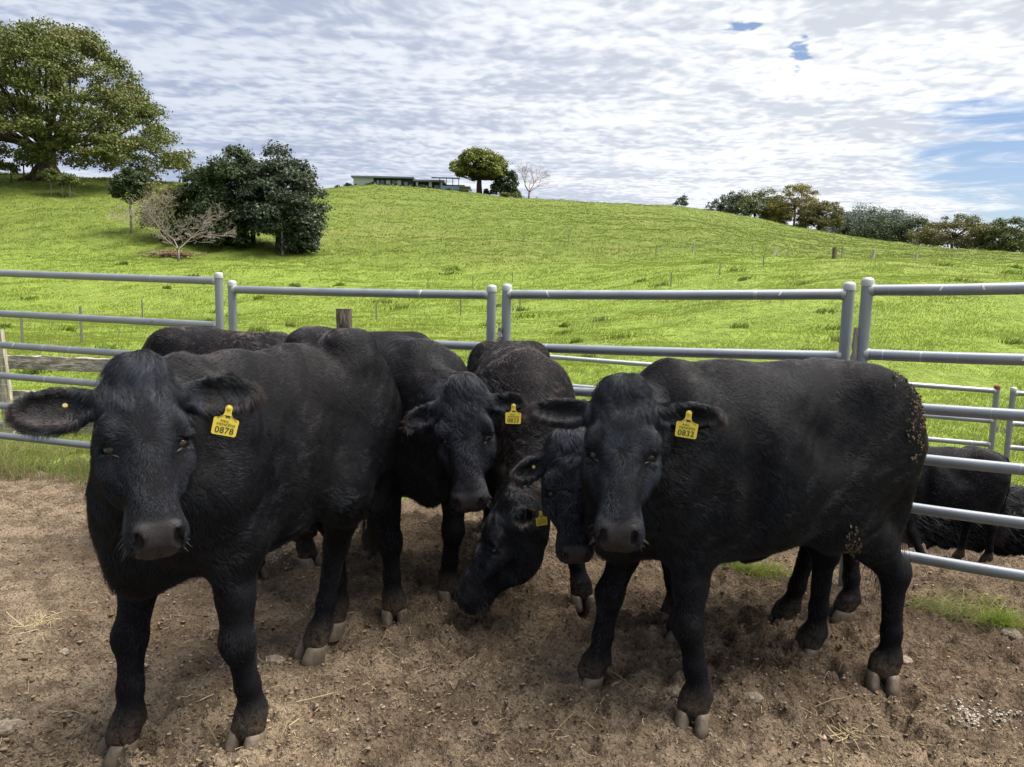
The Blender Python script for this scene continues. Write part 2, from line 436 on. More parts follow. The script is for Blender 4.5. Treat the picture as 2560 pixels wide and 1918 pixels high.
def panel(A, B, zt, label, rails=(0, .335, .60, .86, 1.12, 1.38), r=0.0285, ground=0.0, zt2=None, caps=(0, 0), scr=True, ncap=8):
    """one yard panel from post A to post B; zt = height of the top rail axis at A, zt2 at B"""
    A = np.array(A, float); B = np.array(B, float); zt2 = zt if zt2 is None else zt2
    A3 = np.array([A[0], A[1], 0.0]); B3 = np.array([B[0], B[1], 0.0])
    d = B3 - A3; L = np.linalg.norm(d); d /= L
    rz = math.atan2(d[1], d[0])
    root = empty('yard_panel', (A3[0], A3[1], zt - 1.6), rz, label=label, cat='fence panel', group='galvanised steel panels round the yard')
    sl = (zt2 - zt) / L
    for s, x in ((0, 0.0), (1, L)):
        z1 = 1.6 + sl * x
        me = MB().tube([(x, 0, z1 - 1.72), (x, 0, z1 + 0.045)], r * 1.05, 14, cap=True).mesh('post', MAT_STEEL, True, 0.9)
        po = obj('post', me, root)
        mc = MB().tube([(x, 0, z1 + 0.022), (x, 0, z1 + 0.050), (x, 0, z1 + 0.062), (x, 0, z1 + 0.067)], [r * 1.16, r * 1.16, r * 0.95, r * 0.4], 14).mesh('cap', MAT_RUSTCAP if caps[s] else MAT_CAP, True, 0.9)
        obj('cap', mc, po)
        sg = 1 if s else -1
        for zl in (z1 - .42, z1 - 1.30):
            lg = MB().box((x + sg * r * 1.35, 0, zl), (r * .9, .010, .05)).tube([(x + sg * r * 1.7, 0, zl - .03), (x + sg * r * 1.7, 0, zl + .045)], .007, 8)
            obj('hinge_lug', lg.mesh('hinge_lug', MAT_WELD), po, kind='stuff')
    for q, dz in enumerate(rails):
        z0 = 1.6 - dz
        x0, x1 = r * 0.9, L - r * 0.9
        pts = []; rad = []
        for t in np.linspace(0, 1, 12):
            x = x0 + (x1 - x0) * t; pts.append((x, 0, z0 + sl * x - 0.004 * math.sin(t * math.pi))); rad.append(r)
        me = MB().tube(pts, rad, 14).mesh('rail', MAT_STEEL, True, 0.9)
        ra = obj('rail', me, root)
        wl = MB()
        for x in (x0, x1):
            wl.tube([(x - 0.012, 0, z0 + sl * x), (x + 0.012, 0, z0 + sl * x)], r * 1.10, 12)
        if scr and q < 3:
            k = 0
            for _ in range(rng.integers(0, 3)):
                x = rng.uniform(0.1, 0.9) * L
                an0 = -1.0
                VV = []
                for t in np.linspace(-0.9, 0.9, 7):
                    an = math.pi * 1.5 + t * rng.uniform(.85, 1); rr = r * 1.012; w = 0.0035 * (1.2 - t * t) + 0.001
                    xx = x + 0.012 * t * (-1) ** k
                    VV += [(xx - w, rr * math.sin(an) * 1.0 - 0.0, z0 + sl * x + rr * math.cos(an)), (xx + w, rr * math.sin(an), z0 + sl * x + rr * math.cos(an))]
                sm = mesh_data('scratch', VV, [(2 * i, 2 * i + 1, 2 * i + 3, 2 * i + 2) for i in range(6)], MAT_CHALK)
                obj('scratch', sm, ra); k += 1
        we = wl.mesh('weld', MAT_WELD, True, 0.9)
        obj('weld', we, ra, kind='stuff')
    return root
def fp(u, v, dep): q = P(u, v, dep); return q
pa = fp(-560, 660, 7.1); pb = fp(547, 703, 5.80)
panel(pa[:2], pb[:2], pa[2], 'steel panel at far left, its rails behind the head of the cow tagged 0878', zt2=pb[2])
pc = fp(580, 724, 5.62); pd = fp(1229, 738, 4.98)
panel(pc[:2], pd[:2], pc[2], 'galvanised steel panel left of centre, in front of the old timber post', zt2=pd[2])
pe = fp(1267, 736, 4.90); pf = fp(2122, 736, 4.14)
panel(pe[:2], pf[:2], pe[2], 'galvanised steel panel right of centre, along the back of the big cow tagged 0832', zt2=pf[2])
pg = fp(2168, 726, 4.02); ph = fp(2760, 716, 3.42)
panel(pg[:2], ph[:2], pg[2], 'galvanised steel panel at right edge with all its lower rails in view behind the rump', zt2=ph[2])
pi_ = fp(1190, 878, 9.55); pj = fp(2492, 978, 8.45)
panel(pi_[:2], pj[:2], pi_[2], 'far steel panel behind the calf, its right post capped with rust red', zt2=pj[2], caps=(0, 1), scr=False)
pk = fp(2533, 983, 8.35); pl_ = fp(3250, 1030, 7.7)
panel(pk[:2], pl_[:2], pk[2], 'far steel panel cut by the right edge of the photo, above the lying calf', zt2=pl_[2], scr=False)

# ------------------------------------------------------------------ old timber
def mat_wood(name, c1, c2, sc_=(1, 1, 1)):
    m, nt, b = new_mat(name, 0.9, spec=0.1)
    tcn = nt.node('ShaderNodeTexCoord').outputs['Object']
    n = nt.noise(nt.vscale(tcn, *sc_), 1.0, 6, 0.7, 0.5)
    n2 = nt.noise(nt.vscale(tcn, sc_[0] * .4, sc_[1] * .4, sc_[2] * .4), 1.0, 3, 0.6)
    c = nt.mix(nt.ramp(n, 0.40, 0.62), c1, c2)
    c = nt.mix(nt.math('MULTIPLY', nt.ramp(n2, 0.5, 0.7), 0.5), c, tuple(x * 0.45 for x in c1))
    nt.l.new(c, b.inputs['Base Color'])
    nt.l.new(nt.bump(n, 1.0, 0.02), b.inputs['Normal'])
    return m
MAT_RAILW = mat_wood('weathered_rail', (0.22, 0.195, 0.165), (0.52, 0.49, 0.43), (5, 60, 60))
MAT_POSTW = mat_wood('weathered_post', (0.060, 0.045, 0.035), (0.23, 0.195, 0.16), (45, 45, 5))
MAT_PALE = mat_wood('pale_wood', (0.30, 0.27, 0.20), (0.48, 0.45, 0.36), (40, 40, 4))
MAT_WIRE = new_mat('wire', 0.5, (0.40, 0.40, 0.34), metal=0.4)[0]
def rough_beam(name, a, b, w, h, mat, n=24, jit=0.006, taper=0.0):
    """weathered squared beam with uneven faces"""
    a = np.array(a, float); b = np.array(b, float); t = b - a; L = np.linalg.norm(t); t /= L
    s = np.cross(t, [0, 0, 1.0]); s = s / np.linalg.norm(s) if np.linalg.norm(s) > .1 else np.array([1.0, 0, 0]); u = np.cross(s, t)
    V = []; F = []
    ring = [(-1, -1), (0, -1.03), (1, -1), (1.03, 0), (1, 1), (0, 1.02), (-1, 1), (-1.02, 0)]
    for i in range(n + 1):
        c = a + t * L * i / n; k = 1 - taper * i / n
        for x, y in ring:
            V.append(c + s * (x * w / 2 * k + rng.normal(0, jit)) + u * (y * h / 2 * k + rng.normal(0, jit)))
    m = len(ring)
    for i in range(n):
        for k in range(m): F.append((i * m + k, i * m + (k + 1) % m, (i + 1) * m + (k + 1) % m, (i + 1) * m + k))
    F.append(tuple(range(m))[::-1]); F.append(tuple(n * m + k for k in range(m)))
    return mesh_data(name, V, F, mat, False)
tf = empty('timber_rail_fence', (0, 0, 0), label='old grey split timber rails on a meshed post seen through the left steel panel', cat='fence')
obj('rail', rough_beam('rail', P(-500, 885, 8.6), P(560, 925, 7.9), 0.05, 0.140, MAT_RAILW, 60, 0.005), tf)
obj('rail', rough_beam('rail', P(-500, 972, 8.6), P(560, 1010, 7.9), 0.05, 0.125, MAT_RAILW, 60, 0.005), tf)
obj('rail', rough_beam('rail', P(-500, 1055, 8.6), P(560, 1078, 7.9), 0.05, 0.110, MAT_RAILW, 60, 0.006), tf)
b0 = P(8, 860, 7.7)
zg = float(H0(b0[0], b0[1]))
obj('post', rough_beam('post', (b0[0] + 0.04, b0[1], zg - 0.3), (b0[0] - 0.05, b0[1], b0[2] + 0.14), 0.10, 0.05, MAT_PALE, 12, 0.003), tf)
mb = MB()
for k in range(11):
    z = zg + 0.02 + k * 0.09
    mb.tube([(b0[0] - 1.2, b0[1] - 0.06, z), (b0[0] - .3, b0[1] - .07, z), (b0[0] + 0.075, b0[1] - 0.045, z)], 0.0022, 4)
for k in range(22):
    x = b0[0] + 0.055 - k * 0.055
    mb.tube([(x, b0[1] - 0.052, zg), (x + 0.004, b0[1] - 0.06, zg + 0.95)], 0.0018, 4)
obj('wire_mesh', mb.mesh('wire_mesh', MAT_WIRE), tf, kind='stuff')
q = P(857, 772, 6.6)
obj('timber_post', rough_beam('timber_post', (q[0] - .01, q[1], float(H0(q[0], q[1])) - .3), (q[0] + .008, q[1] + .02, q[2] + 0.0), 0.115, 0.12, MAT_POSTW, 22, 0.0035),
    label='square weathered timber post standing behind the left of centre steel panel', cat='post')
# timber chocks wedged between the double posts
for (u, v, dd, hh, lb) in ((2140, 855, 4.06, .19, 'pale timber wedge between the two steel posts at right'), (1249, 838, 4.92, .12, 'small grey timber wedge between the steel posts near the brown backed cow')):
    q = P(u, v, dd)
    obj('timber_wedge', rough_beam('timber_wedge', (q[0], q[1], q[2] - hh * .6), (q[0] + .004, q[1], q[2] + hh * .4), 0.036, 0.03, MAT_PALE if hh > .15 else MAT_RAILW, 6, 0.002, 0.25), label=lb, cat='wedge')
# far star pickets and wooden posts of the paddock fences
MAT_PICKET = new_mat('old_picket', 0.8, (0.16, 0.155, 0.13))[0]
def picket(u, v0, v1, name='star_picket', mat=None, w=0.05, label='', lean=0.0):
    """post whose foot stands on the terrain along the ray of its base"""
    lo, hi = 6.0, 260.0
    ds = np.geomspace(8, 260, 1200); pts = np.array([P(u, v1, d) for d in ds])
    below = np.where(pts[:, 2] < H(pts[:, 0], pts[:, 1]))[0]
    k = below[0] if len(below) else len(ds) - 1
    p = pts[k]; hgt = (v1 - v0) / 1922 * ds[k] * (1.0)
    hgt = min(max(hgt, 0.8), 1.6)
    r = w / 2 * (1 + 0.0 * ds[k])
    me = MB().box((0, 0, hgt / 2 - .15), (w, w, hgt + .3)).mesh(name, mat or MAT_PICKET)
    o = obj(name, me, None, (p[0], p[1], p[2]), (0, lean, rng.uniform(0, 1)), label=label, cat='fence post', group='far posts of the paddock fences')
    return p
pk_list = [(205, 766, 862, 'thin steel picket just above the far left cow ear, left end of the paddock'), (357, 748, 806, 'thin picket between two rails of the left steel panel'), (58, 842, 880, 'short dark picket by the meshed post at the left edge'),
           (941, 757, 800, 'picket right of the square timber post, under the top rail'), (1152, 742, 788, 'picket near the right end of the left of centre panel, under its top rail'), (1300, 750, 780, 'picket just right of the middle double posts'), (1070, 700, 722, 'faint picket just over the top rail left of the middle posts'),
           (1182, 690, 722, 'faint picket directly left of the middle double posts, over the rail'), (1281, 680, 706, 'picket rising just over the middle double posts'), (1677, 682, 718, 'picket just above the top rail in the middle of the right of centre panel'), (1799, 659, 688, 'picket above the right of centre rail, second in the slanting line'), (1908, 647, 668, 'picket third in the slanting line towards the dark stout post'),
           (1310, 579, 600, 'tiny picket high on the slope below the hilltop bare tree'), (1422, 585, 608, 'tiny picket second from left on the high fence line'), (1480, 600, 620, 'tiny picket third from left on the high fence line'), (1547, 610, 632, 'tiny picket fourth from left on the high fence line'), (1640, 612, 640, 'tiny picket fifth from left on the high fence line'),
           (1880, 612, 634, 'tiny picket left of the leaning grey posts'), (2104, 627, 646, 'thin picket directly right of the dark stout post'), (970, 552, 575, 'tiny lone picket on the slope below the house')]
for i, (u, v0, v1, lb_) in enumerate(pk_list):
    picket(u, v0, v1, label=lb_, w=0.05)
for (u, v0, v1, lean, mt, w, lb) in ((2085, 626, 648, 0, MAT_POSTW, .22, 'dark stout timber post on the rise at right'), (1935, 622, 640, .5, MAT_PALE, .2, 'leaning grey timber post left of the dark stout one'),
        (1968, 623, 640, .25, MAT_PALE, .16, 'grey timber post just left of the dark stout one'), (1733, 607, 628, .1, MAT_PALE, .16, 'pale split post on the far fence above the middle of the right panel'),
        (2181, 634, 650, .15, MAT_PALE, .2, 'grey split post right of the dark stout one'), (2289, 635, 652, .25, MAT_PALE, .2, 'rightmost pale leaning split post on the far fence')):
    picket(u, v0, v1, 'timber_post', mt, w, lb, lean)
# two strands of thin wire on the near paddock fence
# ================================================================== TREES
def mat_leaf(name, c1, c2, c3=None):
    m, nt, b = new_mat(name, 0.55, c1, spec=0.35)
    g = nt.node('ShaderNodeNewGeometry'); tcn = nt.node('ShaderNodeTexCoord').outputs['Object']
    r = g.outputs['Random Per Island']
    c = nt.mix(r, c1, c2)
    if c3 is not None:
        n = nt.noise(tcn, 0.35, 3, 0.6)
        c = nt.mix(nt.ramp(n, .48, .62), c, c3)
    nt.l.new(c, b.inputs['Base Color'])
    tr = nt.node('ShaderNodeBsdfTranslucent', inp={'Color': c})
    mx = nt.node('ShaderNodeMixShader', inp={0: 0.22, 1: b.outputs[0], 2: tr.outputs[0]})
    out = m.node_tree.nodes['Material Output']; nt.l.new(mx.outputs[0], out.inputs[0])
    return m
LEAF_FIG = mat_leaf('fig_leaves', (0.055, 0.082, 0.016), (0.125, 0.145, 0.028), (0.125, 0.125, 0.030))
LEAF_DARK = mat_leaf('dark_leaves', (0.024, 0.040, 0.012), (0.050, 0.074, 0.022))
LEAF_GREY = mat_leaf('grey_green_leaves', (0.030, 0.045, 0.026), (0.060, 0.078, 0.045))
LEAF_MID = mat_leaf('mid_leaves', (0.050, 0.072, 0.016), (0.105, 0.125, 0.026))
LEAF_YEL = mat_leaf('yellow_leaves', (0.120, 0.110, 0.018), (0.24, 0.19, 0.022), (0.10, 0.115, 0.022))
LEAF_OLV = mat_leaf('olive_leaves', (0.075, 0.082, 0.022), (0.15, 0.135, 0.035))
LEAF_BLUE = mat_leaf('bluish_leaves', (0.055, 0.082, 0.062), (0.100, 0.132, 0.100))  # bluish leaf colour, lightened to carry distance haze
LEAF_BRIGHT = mat_leaf('bright_leaves', (0.085, 0.110, 0.014), (0.20, 0.22, 0.025), (0.045, 0.062, 0.012))
BARK = new_mat('bark', 0.9, (0.055, 0.043, 0.033), spec=.1)[0]
BARK_PALE = new_mat('pale_bark', 0.85, (0.215, 0.185, 0.160), spec=.1)[0]
BARK_RED = new_mat('reddish_twigs', 0.85, (0.21, 0.135, 0.10), spec=.1)[0]
BARK_GREY = new_mat('grey_bark', 0.85, (0.17, 0.15, 0.125), spec=.1)[0]

def leaf_cloud(clumps, n, size, squash=.8, shell=.55, up=.35, r=None):
    """clumps: (k,4) centre+radius. leaf-sized quads on and inside the clumps' upper shells"""
    r = r or rng
    cl = np.asarray(clumps, float)
    w = cl[:, 3] ** 2; idx = r.choice(len(cl), n, p=w / w.sum())
    d = nrm(r.normal(0, 1, (n, 3))); d[:, 2] = np.where(d[:, 2] < -.25, -d[:, 2] * .8, d[:, 2]); d = nrm(d)
    rad = cl[idx, 3] * (1 - (1 - shell) * r.random(n) ** 1.3) * r.uniform(.70, 1.28, n) + r.exponential(.06, n) * cl[idx, 3]
    c = cl[idx, :3] + d * rad[:, None] * np.array([1, 1, squash])
    nrmv = nrm(d * .55 + r.normal(0, .55, (n, 3)) + np.array([0, 0, up]))
    a = nrm(np.cross(nrmv, r.normal(0, 1, (n, 3)))); b = np.cross(nrmv, a)
    s = size * r.uniform(.55, 1.3, n)[:, None]
    V = np.stack([c - a * s * .6, c - b * s * .38 + a * s * .05, c + a * s * .6 - nrmv * s * .18, c + b * s * .38 + a * s * .05], 1).reshape(-1, 3)
    F = np.arange(n * 4).reshape(n, 4)
    return V, F
def crown_clumps(R, Hh, nc, rc, base=0.0, seed=0, shape=1.0, offs=(0, 0)):
    """clump centres spread over a dome of half width R, height Hh starting at z=base"""
    r = np.random.default_rng(seed); out = []
    for i in range(nc):
        t = (i + .5) / nc; ph = i * 2.399963 + r.uniform(-.3, .3)
        el = math.asin(min(1, max(-.25, 1 - 1.22 * t)))
        rr = r.uniform(.68, 1.0)
        x = R * rr * math.cos(el) ** shape * math.cos(ph); y = R * rr * math.cos(el) ** shape * math.sin(ph)
        z = base + Hh * (.25 + .72 * math.sin(el) * rr * 1.0)
        if r.random() < .18: x *= 1.14; y *= 1.14; z *= 1.05
        k = rc * r.uniform(.6, 1.3)
        out.append((x + offs[0], y + offs[1], z, k))
    return np.array(out)
def limbs(mb, trunk_top, clumps, r0, seed=0, frac=.8):
    r = np.random.default_rng(seed)
    for c in clumps:
        if r.random() > frac: continue
        a = np.array(trunk_top); b = c[:3]; mid = (a + b) / 2 + r.normal(0, .08, 3) * np.linalg.norm(b - a); mid[2] -= .06 * np.linalg.norm(b - a)
        mb.tube([a, (a + mid) / 2 + r.normal(0, .02, 3) * np.linalg.norm(b - a), mid, b], [r0, r0 * .7, r0 * .42, r0 * .12], 5)
def ground_pt(u, v, dep):
    q = P(u, v, dep); return np.array([q[0], q[1], float(H(q[0], q[1]))])
def tree(name, label, loc, R, Ht, mat, bark=BARK, nc=26, rc=None, nleaf=6000, leaf=.35, trunk_h=.3, trunk_r=.25, seed=1, base=None, shape=1.0, cat='tree', group=None, clumps=None, multi=1, squash=.8, holes=1.0, taper_fn=None):
    rr = np.random.default_rng(seed); nleaf = int(nleaf * 1.15); leaf *= .84
    root = empty(name, loc, label=label, cat=cat, group=group)
    base = Ht * trunk_h * .55 if base is None else base
    nc = int(nc * 1.9)
    rc = (R * .33 if rc is None else rc) * .80
    cl = crown_clumps(R - rc * .6, Ht - base - rc * .4, nc, rc, base, seed, shape) if clumps is None else np.array(clumps)
    V, F = leaf_cloud(cl, nleaf, leaf, squash, r=rr)
    obj('crown', mesh_data('crown', V, F, mat), root)
    mb = MB()
    for k in range(multi):
        ox, oy = (0, 0) if multi == 1 else (rr.uniform(-.35, .35) * R, rr.uniform(-.2, .2) * R)
        th = Ht * trunk_h
        top = np.array([ox * .8 + rr.uniform(-.1, .1), oy, th])
        mb.tube([(ox, oy, -.6), (ox, oy, 0.05 * Ht), ((ox + top[0]) / 2 + rr.uniform(-.1, .1), oy, th * .6), top], [trunk_r * 1.5, trunk_r * 1.15, trunk_r, trunk_r * .8], 8)
        sub = cl if multi == 1 else cl[rr.choice(len(cl), max(3, len(cl) // multi), replace=False)]
        limbs(mb, top, sub, trunk_r * .6, seed + k)
    obj('trunk', mb.mesh('trunk', bark, True), root)
    return root
def branchy(name, label, loc, Ht, spread, bark, levels=6, r0=.14, seed=3, first=.25, cat='tree', flat=1.0, kids=(2, 3), trunk=None, gravity=0.0, ratio=.74, out=.55):
    """leafless tree: recursive forks, one mesh for the boughs, one for the trunk"""
    r = np.random.default_rng(seed); root = empty(name, loc, label=label, cat=cat)
    tm = MB(); tm.tube([(0, 0, -.4), (0, 0, Ht * first * .5), (.03 * Ht * first, 0, Ht * first)], [r0 * 1.25, r0 * .95, r0 * .85], 8); obj('trunk', tm.mesh('trunk', bark, True), root)
    mb = MB()
    def grow(p, d, L, rad, lv):
        n = 4; pts = [p]; q = p.copy(); dd = d.copy()
        for i in range(n):
            dd = nrm(dd + r.normal(0, .11, 3) + np.array([0, 0, gravity])); q = q + dd * L / n; pts.append(q.copy())
        mb.tube(pts, np.maximum(np.linspace(rad, rad * .62, n + 1), .012), 5 if lv < 3 else 3, cap=False)
        if lv >= levels: return
        kk = r.integers(kids[0], kids[1] + 1)
        for k in range(kk):
            sp_ = nrm(r.normal(0, 1, 3)); sp_ -= dd * (sp_ @ dd); sp_ = nrm(sp_); sp_[2] *= flat
            nd = nrm(dd + sp_ * out * r.uniform(.7, 1.3)); nd[2] = max(nd[2], -.05)
            grow(q, nrm(nd), L * ratio * r.uniform(.8, 1.15), rad * .60, lv + 1)
        if lv > 1 and lv < levels - 1:
            j = r.integers(1, n); sp_ = nrm(r.normal(0, 1, 3)); grow(pts[j], nrm(dd + sp_ * .9), L * .5, rad * .4, lv + 2)
    top = np.array([.03 * Ht * first, 0, Ht * first]); n0 = 5
    for k in range(n0):
        a = 2 * math.pi * k / n0 + r.uniform(-.3, .3); d0 = nrm(np.array([math.cos(a) * spread, math.sin(a) * spread, r.uniform(.55, 1.1)]))
        grow(top - np.array([0, 0, r.uniform(0, .12) * Ht * first]), d0, Ht * .27, r0 * .55, 1)
    me = mb.mesh('boughs', bark); print(label[:20], 'boughs', len(me.polygons))
    obj('boughs', me, root)
    return root

# ---- the giant fig at the left
fd = 130.0; fl_ = ground_pt(118, 452, fd); k_ = fd / 1922
def figc():
    r = np.random.default_rng(5); out = []
    # outline of the crown in metres from the trunk, (side, height)
    for i in range(330):
        a = r.uniform(0, 2 * math.pi); rr = math.sqrt(r.random())
        x = 21.5 * rr * math.cos(a); y = 17 * rr * math.sin(a)
        q_ = min(1, math.hypot(x / 21.5, y / 17)); topz = 5.5 + 18.5 * (1 - q_ ** 2.3) ** .5
        if x > 8: topz -= (x - 8) * .52
        z = topz - r.uniform(0, 1) ** 2.0 * min(10, topz - 4.5)
        out.append((x, y, max(z, 3.4), r.uniform(1.1, 2.5)))
    for (x, y, z, k) in ((20, -2, 3.2, 1.6), (22, -1, 2.6, 1.3), (18, -4, 4.6, 2.0), (23.6, 0, 4.6, 1.5), (24.2, -1, 2.2, .9), (21, -2, 6.4, 1.9), (14, -9, 2.2, 1.9), (10.5, -10, 1.6, 1.7), (7, -11, 1.7, 1.5), (4, -11, 1.5, 1.2), (16, -8, 1.4, 1.2),
                         (-6, -9, 2.6, 1.6), (-10, -8, 2.2, 2.0), (-13, -6, 2.2, 2.2), (18.6, 4, 7.8, 2.2), (16.5, 0, 11.2, 2.4), (13.4, -3, 14.2, 2.6), (-20, 0, 4, 3), (-18, -8, 5, 3)):
        out.append((x, y, z, k))
    for i in range(130):
        x = r.uniform(-20, 17); z = r.uniform(4.2, 13); y = -r.uniform(6, 15) * math.sqrt(max(0.1, 1 - (x / 22) ** 2))
        if abs(x) < 4 and z < 6.5: continue
        out.append((x, y, z, r.uniform(1.0, 2.1)))
    for i in range(190):
        x = r.uniform(-21, 19)
        if -3.6 < x < 3.0: continue
        out.append((x, r.choice([-1, -1, 1]) * r.uniform(3, 14), r.uniform(2.6 if x < 0 else 2.0, 6.5), r.uniform(1.0, 1.9)))
    return np.array(out)
fc_ = figc()
root = empty('fig_tree', fl_, label='huge spreading fig tree with a dark buttressed trunk at the left of the hill', cat='tree')
V, Fq_ = leaf_cloud(fc_, 120000, .36, .75, .5)
obj('crown', mesh_data('crown', V, Fq_, LEAF_FIG), root)
mb = MB(); mb.tube([(0, 0, -1.5), (0, 0, .3), (0, 0, 1.6), (.2, 0, 3.6), (.4, 0, 6)], [3.4, 2.3, 1.5, 1.35, 1.2], 14)
for a in np.linspace(0, 6.28, 9)[:-1]: mb.tube([(4.2 * math.cos(a), 4.2 * math.sin(a), -.5), (2.4 * math.cos(a), 2.4 * math.sin(a), .35), (.9 * math.cos(a), .9 * math.sin(a), 2.4)], [.35, .5, .7], 6)
obj('trunk', mb.mesh('trunk', BARK, True), root)
mb = MB(); r5 = np.random.default_rng(8)
for c in [c for c in fc_[::6] if c[2] > 11]: 
    a = np.array([.3, 0, r5.uniform(3.2, 6)]); b = c[:3]; mid = (a * .5 + b * .5) + np.array([0, 0, -.8]) + r5.normal(0, .6, 3)
    mb.tube([a, a * .75 + mid * .25 + [0, 0, .3], mid, b * .7 + mid * .3 + r5.normal(0, .3, 3), b], [.42, .30, .22, .13, .05], 5)
obj('boughs', mb.mesh('boughs', BARK, True), root)
# saplings and posts under it
for (u, v0, v1, w, lb) in ((127, 420, 466, .16, 'leftmost white trunked sapling right of the fig trunk'), (155, 435, 470, .18, 'white trunked sapling under the right side of the fig crown'), (174, 440, 471, .30, 'thicker white sapling trunk right of the two thin ones'),
                           (60, 400, 452, .26, 'bare dark trunk left of the fig trunk'), (82, 372, 442, .30, 'tall dark straight pole close left of the fig trunk'), (28, 420, 452, .2, 'thin dark stem far left under the fig crown')):
    dd = 116 if v1 > 460 else 124; q = ground_pt(u, v1, dd); hgt = (v1 - v0) / 1922 * dd
    rr = empty('sapling', q, label=lb, cat='tree', group='slim trunks under the fig tree')
    mt = BARK_PALE if v1 > 460 else BARK
    obj('trunk', MB().tube([(0, 0, -.3), (.05, 0, hgt * .5), (.0, 0, hgt)], [w * .7, w * .5, w * .35], 6).mesh('trunk', mt), rr)
    V, F_ = leaf_cloud(crown_clumps(1.3, 1.6, 7, .75, hgt * .75, int(u)), 500, .34)
    obj('crown', mesh_data('crown', V, F_, LEAF_FIG), rr)

# ---- the clump of trees left of centre
def at(u, dep, dv=0): return ground_pt(u, 600, dep)
tree('evergreen_tree', 'dark dense evergreen left half of the clump, behind the bare tree', at(600, 88), 5.3, 11.4, LEAF_DARK, nc=34, rc=1.75, nleaf=21000, leaf=.36, trunk_h=.34, trunk_r=.22, seed=21, base=.4, multi=3)
tree('evergreen_tree', 'tallest grey green evergreen at the right of the clump', at(706, 86), 4.8, 11.7, LEAF_GREY, nc=34, rc=1.6, nleaf=20000, leaf=.34, trunk_h=.30, trunk_r=.20, seed=22, base=.2, multi=4)
tree('evergreen_tree', 'low dark tree between the bare tree and the clump', at(515, 90), 3.6, 8.6, LEAF_DARK, nc=22, rc=1.4, nleaf=9000, leaf=.34, trunk_h=.3, trunk_r=.16, seed=23, base=1.2)
tree('evergreen_tree', 'small round dark tree left of the bare tree, on a thin trunk', at(330, 92), 2.4, 7.9, LEAF_DARK, bark=BARK_GREY, nc=18, rc=1.0, nleaf=6500, leaf=.30, trunk_h=.42, trunk_r=.12, seed=24, base=3.3)
tree('slender_tree', 'thin trunk tree with drooping leaves at the right foot of the clump', at(706, 83.5), 2.2, 7.0, LEAF_GREY, bark=BARK_PALE, nc=12, rc=.9, nleaf=3500, leaf=.30, trunk_h=.5, trunk_r=.12, seed=25, base=2.6)
tree('shrub', 'brownish green bush directly behind the bare tree', at(428, 90), 3.9, 6.6, LEAF_OLV, nc=22, rc=1.4, nleaf=6000, leaf=.26, trunk_h=.2, trunk_r=.1, seed=26, base=.2, cat='bush', multi=4)
tree('shrub', 'spreading dark bush at the foot of the clump under the bare tree', at(500, 87), 4.4, 3.4, LEAF_DARK, nc=18, rc=1.2, nleaf=6000, leaf=.30, trunk_h=.2, trunk_r=.1, seed=27, base=-.2, cat='bush', multi=4)
branchy('bare_tree', 'pale leafless tree with fine spreading boughs in front of the dark clump', ground_pt(446, 640, 76), 6.5, 1.15, BARK_PALE, levels=7, r0=.13, seed=15, first=.20, ratio=.76, out=.50, gravity=.03)
for (u, dd, R_, h_, lb) in ((560, 84.5, 3.0, 4.2, 'dark bush filling the foot of the clump at its middle'), (745, 85, 2.3, 5.2, 'grey green bush at the right skirt of the clump')):
    tree('shrub', lb, at(u, dd), R_, h_, LEAF_GREY if u > 700 else LEAF_DARK, nc=16, rc=1.0, nleaf=5500, leaf=.30, trunk_h=.2, trunk_r=.1, seed=int(u), base=-.3, cat='bush', multi=3)
COL.objects['bare_tree'].rotation_euler = (0, 0, math.pi)
# brush heap below it
mb = MB(); q = ground_pt(430, 628, 78)
for i in range(150):
    p0 = rng.normal(0, 1, 3) * [1.2, .5, .12] + [0, 0, .25]; d = nrm(rng.normal(0, 1, 3) * [1, 1, .3]) * rng.uniform(.3, .9)
    mb.tube([p0 - d, p0 + d], [.04, .03], 4)
obj('brush_heap', mb.mesh('brush_heap', BARK_RED), None, q, label='low heap of cut reddish branches behind the foot of the bare tree', cat='brush heap', kind='stuff')

